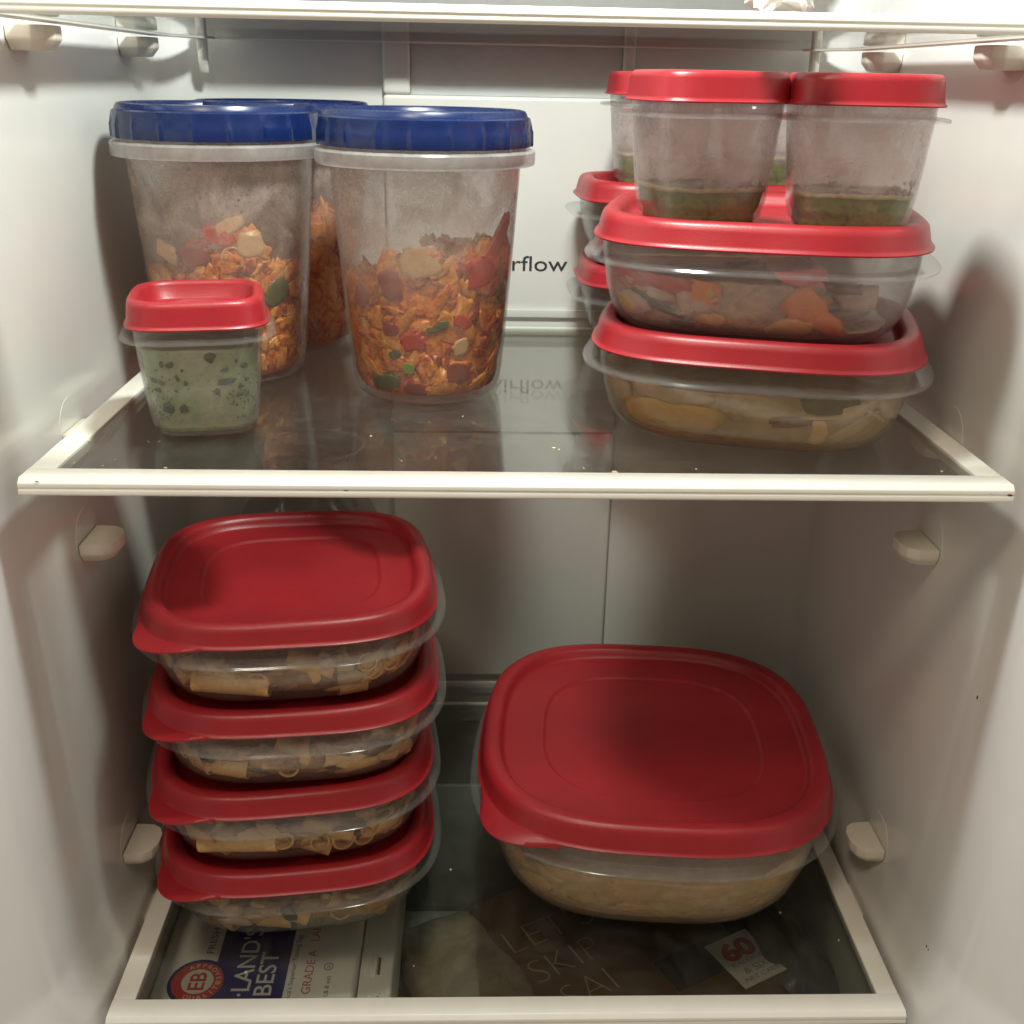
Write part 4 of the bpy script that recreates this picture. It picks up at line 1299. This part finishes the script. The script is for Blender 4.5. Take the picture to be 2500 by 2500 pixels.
text_mesh("lettering", "SKIP", M['chalk'], 0.022, T2(0.0080, 0.0085), (0, 0, 0.03), bg_, fit=(0.052, 0.0200), offset=-0.0006)
text_mesh("lettering", "SAI", M['chalk'], 0.022, T2(0.0160, -0.0200), (0, 0, 0.03), bg_, fit=(0.036, 0.0200), offset=-0.0006)
V, F = box(0.084, 0.126, -0.040, -0.012, 0.0292, 0.0298)
mesh("dark_panel", V, F, M['navybag'], bg_, smooth=False)
V, F = box(0.1225, 0.1660, -0.0600, -0.0180, 0.0302, 0.0308)
lb = mesh("calorie_tag", V, F, M['labelwhite'], bg_, smooth=False)
text_mesh("lettering", "60", M['labelred'], 0.02, (0.1275, -0.0375, 0.0310), (0, 0, 0), lb, fit=(0.026, 0.0165), offset=0.0009)
text_mesh("lettering", "CALORIES", M['printgrey'], 0.004, (0.1275, -0.0425, 0.0310), (0, 0, 0), lb, fit=(0.029, 0.0030))
text_mesh("lettering", "& SIX", M['printgrey'], 0.006, (0.1315, -0.0510, 0.0310), (0, 0, 0), lb, fit=(0.020, 0.0055))
text_mesh("lettering", "NET CARBS", M['printgrey'], 0.004, (0.1275, -0.0565, 0.0310), (0, 0, 0), lb, fit=(0.031, 0.0032))

V, F = pillow(0, 0, 0.040, 0.085, 0.022, 4)
tag(mesh("produce_bag", V, F, M['bagtan'], None, loc=(-0.014, 0.085, ZP - 0.022), rot=(0, 0, R(24))), "pale tan produce bag between the egg carton and the brown bag", "bag")
V, F = pillow(0, 0, 0.028, 0.075, 0.020, 9, 0.5)
tag(mesh("salad_bag", V, F, M['baggreen'], None, loc=(0.186, 0.150, ZP - 0.014), rot=(0, 0, R(12))), "dark green bag beside the calories tag near the right drawer wall", "bag")

# ---------------------------------------------------------------- clear jug seen behind the stack, bits on the glass
M['jar'] = clear("jar_clear", 0.05, (0.6, 0.6, 0.58), (0.93, 0.93, 0.91), rough=0.08)
jt = thing("clear_jar", "clear plastic jar standing behind the left stack", "jar", (-0.143, 0.272, ZL))
prof = [(0.001, 0.001), (0.046, 0.0), (0.050, 0.004), (0.052, 0.02), (0.052, 0.170), (0.050, 0.186), (0.044, 0.200), (0.034, 0.212), (0.028, 0.218), (0.028, 0.232)]
V, F = loft(shell(prof, 0.001), 2.6, 72)
mesh("jar_body", V, F, M['jar'], jt)
cap = [(0.0285, 0.222), (0.0305, 0.222), (0.0305, 0.234), (0.0290, 0.2355), (0.001, 0.2355)]
V, F = loft(cap, 2.0, 48, cap1=True)
mesh("jar_cap", V, F, M['delirim'], jt, sharp=40)

M['greyplastic'] = plastic("tray_grey", (0.20, 0.20, 0.18), 0.45)
tr = thing("shading_tray", "long grey tray added at the back of the highest shelf to shade the wall", "tray", (0, 0.320, ZU))  # added tray, sized to keep lamp light off the upper back wall
V, F = join([box(-0.19, 0.19, -0.022, -0.020, 0, 0.055), box(-0.19, 0.19, 0.006, 0.008, 0, 0.055), box(-0.19, -0.188, -0.020, 0.006, 0, 0.055), box(0.188, 0.19, -0.020, 0.006, 0, 0.055), box(-0.19, 0.19, -0.020, 0.006, 0, 0.002)])
mesh("tray_body", V, F, M['greyplastic'], tr, smooth=False)
bevelled("tray_lip", [join([box(-0.192, 0.192, -0.025, -0.022, 0.051, 0.056), box(-0.192, 0.192, 0.008, 0.011, 0.051, 0.056)])], M['greyplastic'], tr, 0.0006, 1)
V, F = lump(0.012, 0.012, 0.011, 3.3, 0.5, 4, 1.6)
tag(mesh("plastic_wrap", V, F, M['foamwhite'], None, loc=(0.104, 0.038, ZU + 0.0105), sharp=25), "white crumpled wrap on the highest shelf, above the two front cups", "wrap")

rnd = random.Random(9)
parts = []
def at(px, py, z=0.0):
    # point on a level sheet seen at a pixel of the 2500 px photo
    f = 2633.94
    d = -ax[2] + ax[0] * ((px - 1250) / f) - ax[1] * ((py - 1250) / f)
    c = cam.matrix_world.translation
    k = (z - c.z) / d.z
    return c + d * k
for (px, py, s) in ((1352, 1090, .0011), (1365, 1093, .0006), (1501, 1150, .0016), (1425, 1138, .0006), (404, 1138, .0009), (216, 1071, .0010), (250, 1132, .0006), (181, 1125, .0005), (2300, 1146, .0007), (1187, 900, .0006), (1316, 777 + 4, .0008), (640, 1150, .0006), (905, 1060, .0006), (1130, 1012, .0005), (980, 1120, .0004), (1700, 1140, .0005)):
    p = at(px, py)
    parts.append(xf(lump(s, s * 0.8, s * 0.5, px, 0.5, 1), Matrix.Translation((p.x, p.y, -0.0012 + s * 0.3))))
for k in range(80):
    s = rnd.uniform(0.0001, 0.00028)
    parts.append(xf(lump(s, s, s * 0.5, k, 0.5, 1), Matrix.Translation((rnd.uniform(-0.20, 0.20), rnd.uniform(0.02, 0.12), -0.0011))))
V, F = join(parts)
M['crumb'] = plastic("crumb_cream", (0.75, 0.66, 0.48), 0.5)
o = tag(mesh("crumbs", V, F, M['crumb'], None, sharp=180), "tiny pale crumbs scattered along the front of the middle shelf glass", "crumbs")
o['kind'] = 'stuff'
parts = []
for (px, py, s) in ((1905, 2225, .0009), (1260, 2120, .0006), (900, 2430, .0007), (1010, 2355, .0005), (600, 2370, .001), (2048, 2292, .0006), (1100, 2120, .0008)):
    p = at(px, py, ZL)
    parts.append(xf(lump(s, s, s * 0.5, px, 0.5, 1), Matrix.Translation((p.x, p.y, ZL - 0.0012 + s * 0.3))))
V, F = join(parts)
o = tag(mesh("crumbs", V, F, M['crumb'], None, sharp=180), "few crumbs on the lowest shelf glass", "crumbs")
o['kind'] = 'stuff'
# dried ring left by a wet container
V, F = [], []
M['ringmat'] = clear("dried_water_mark", 0.03, (0.55, 0.53, 0.5), (1, 1, 1), rough=0.3)
for (cx, cy, ra) in ((-0.1035, 0.0530, 0.0255), (-0.1010, 0.0560, 0.0240)):
    b = len(V)
    for i in range(72):
        a = 2 * PI * i / 72
        wv = 0.0007 * noise.noise(Vector((math.cos(a) * 3, math.sin(a) * 3, cx * 900)))
        for r in (ra + wv, ra + 0.0009 + wv * 0.4):
            V.append((cx + r * math.cos(a), cy + r * math.sin(a), -0.00108))
    for i in range(72):
        j = (i + 1) % 72
        F.append((b + 2 * i, b + 2 * i + 1, b + 2 * j + 1, b + 2 * j))
tag(mesh("water_mark", V, F, M['ringmat'], None, smooth=False), "faint round water mark on the middle shelf glass by the small cup", "stain")

# small scuffs and grime on the liner and the shelf edge
def wallpt(px, py, axis, val):
    f = 2633.94
    d = -ax[2] + ax[0] * ((px - 1250) / f) - ax[1] * ((py - 1250) / f)
    c = cam.matrix_world.translation
    return c + d * ((val - c[axis]) / d[axis])
M['grime'] = plastic("grime_brown", (0.10, 0.07, 0.05), 0.6)
parts = []
rnd = random.Random(21)
for (px, py, s_) in ((2436, 1325, .0011), (2443, 1315, .0007), (2422, 1298, .0006), (2430, 1332, .0008), (2448, 1262, .0006), (2386, 1702, .0007), (2262, 2310, .0005), (2266, 2318, .0004), (2080, 610, .0005), (2096, 618, .0004), (240, 2298, .0004), (262, 2280, .0004)):
    sd = 1 if px > 1250 else -1
    p = wallpt(px, py, 0, sd * (WX + (0.002 if abs(px - 1250) > 1150 else 0)))
    parts.append(([(p.x - F0.x + v[2], p.y - F0.y + v[1], p.z - F0.z + v[0]) for v in lump(s_ * 1.6, s_ * 0.6, 0.0004, px, 0.9, 1)[0]], lump(s_ * 1.6, s_ * 0.6, 0.0004, px, 0.9, 1)[1]))
V, F = join(parts)
mesh("scuff_marks", V, F, M['grime'], fridge, sharp=180)['kind'] = 'stuff'
mid = [o for o in bpy.data.objects if o.get('label', '').startswith("middle glass shelf")][0]
parts = []
for (px, py, s_) in ((2424, 1207, .0007), (2463, 1208, .0008), (2468, 1210, .0006), (846, 1197, .0006), (90, 1176, .0005)):
    p = wallpt(px, py, 1, 0.0)
    parts.append(xf(lump(s_ * 1.6, 0.0002, s_ * 0.5, px, 0.9, 1), Matrix.Translation(p - mid.location)))
V, F = join(parts)
mesh("grime_specks", V, F, M['grime'], mid, sharp=180)['kind'] = 'stuff'
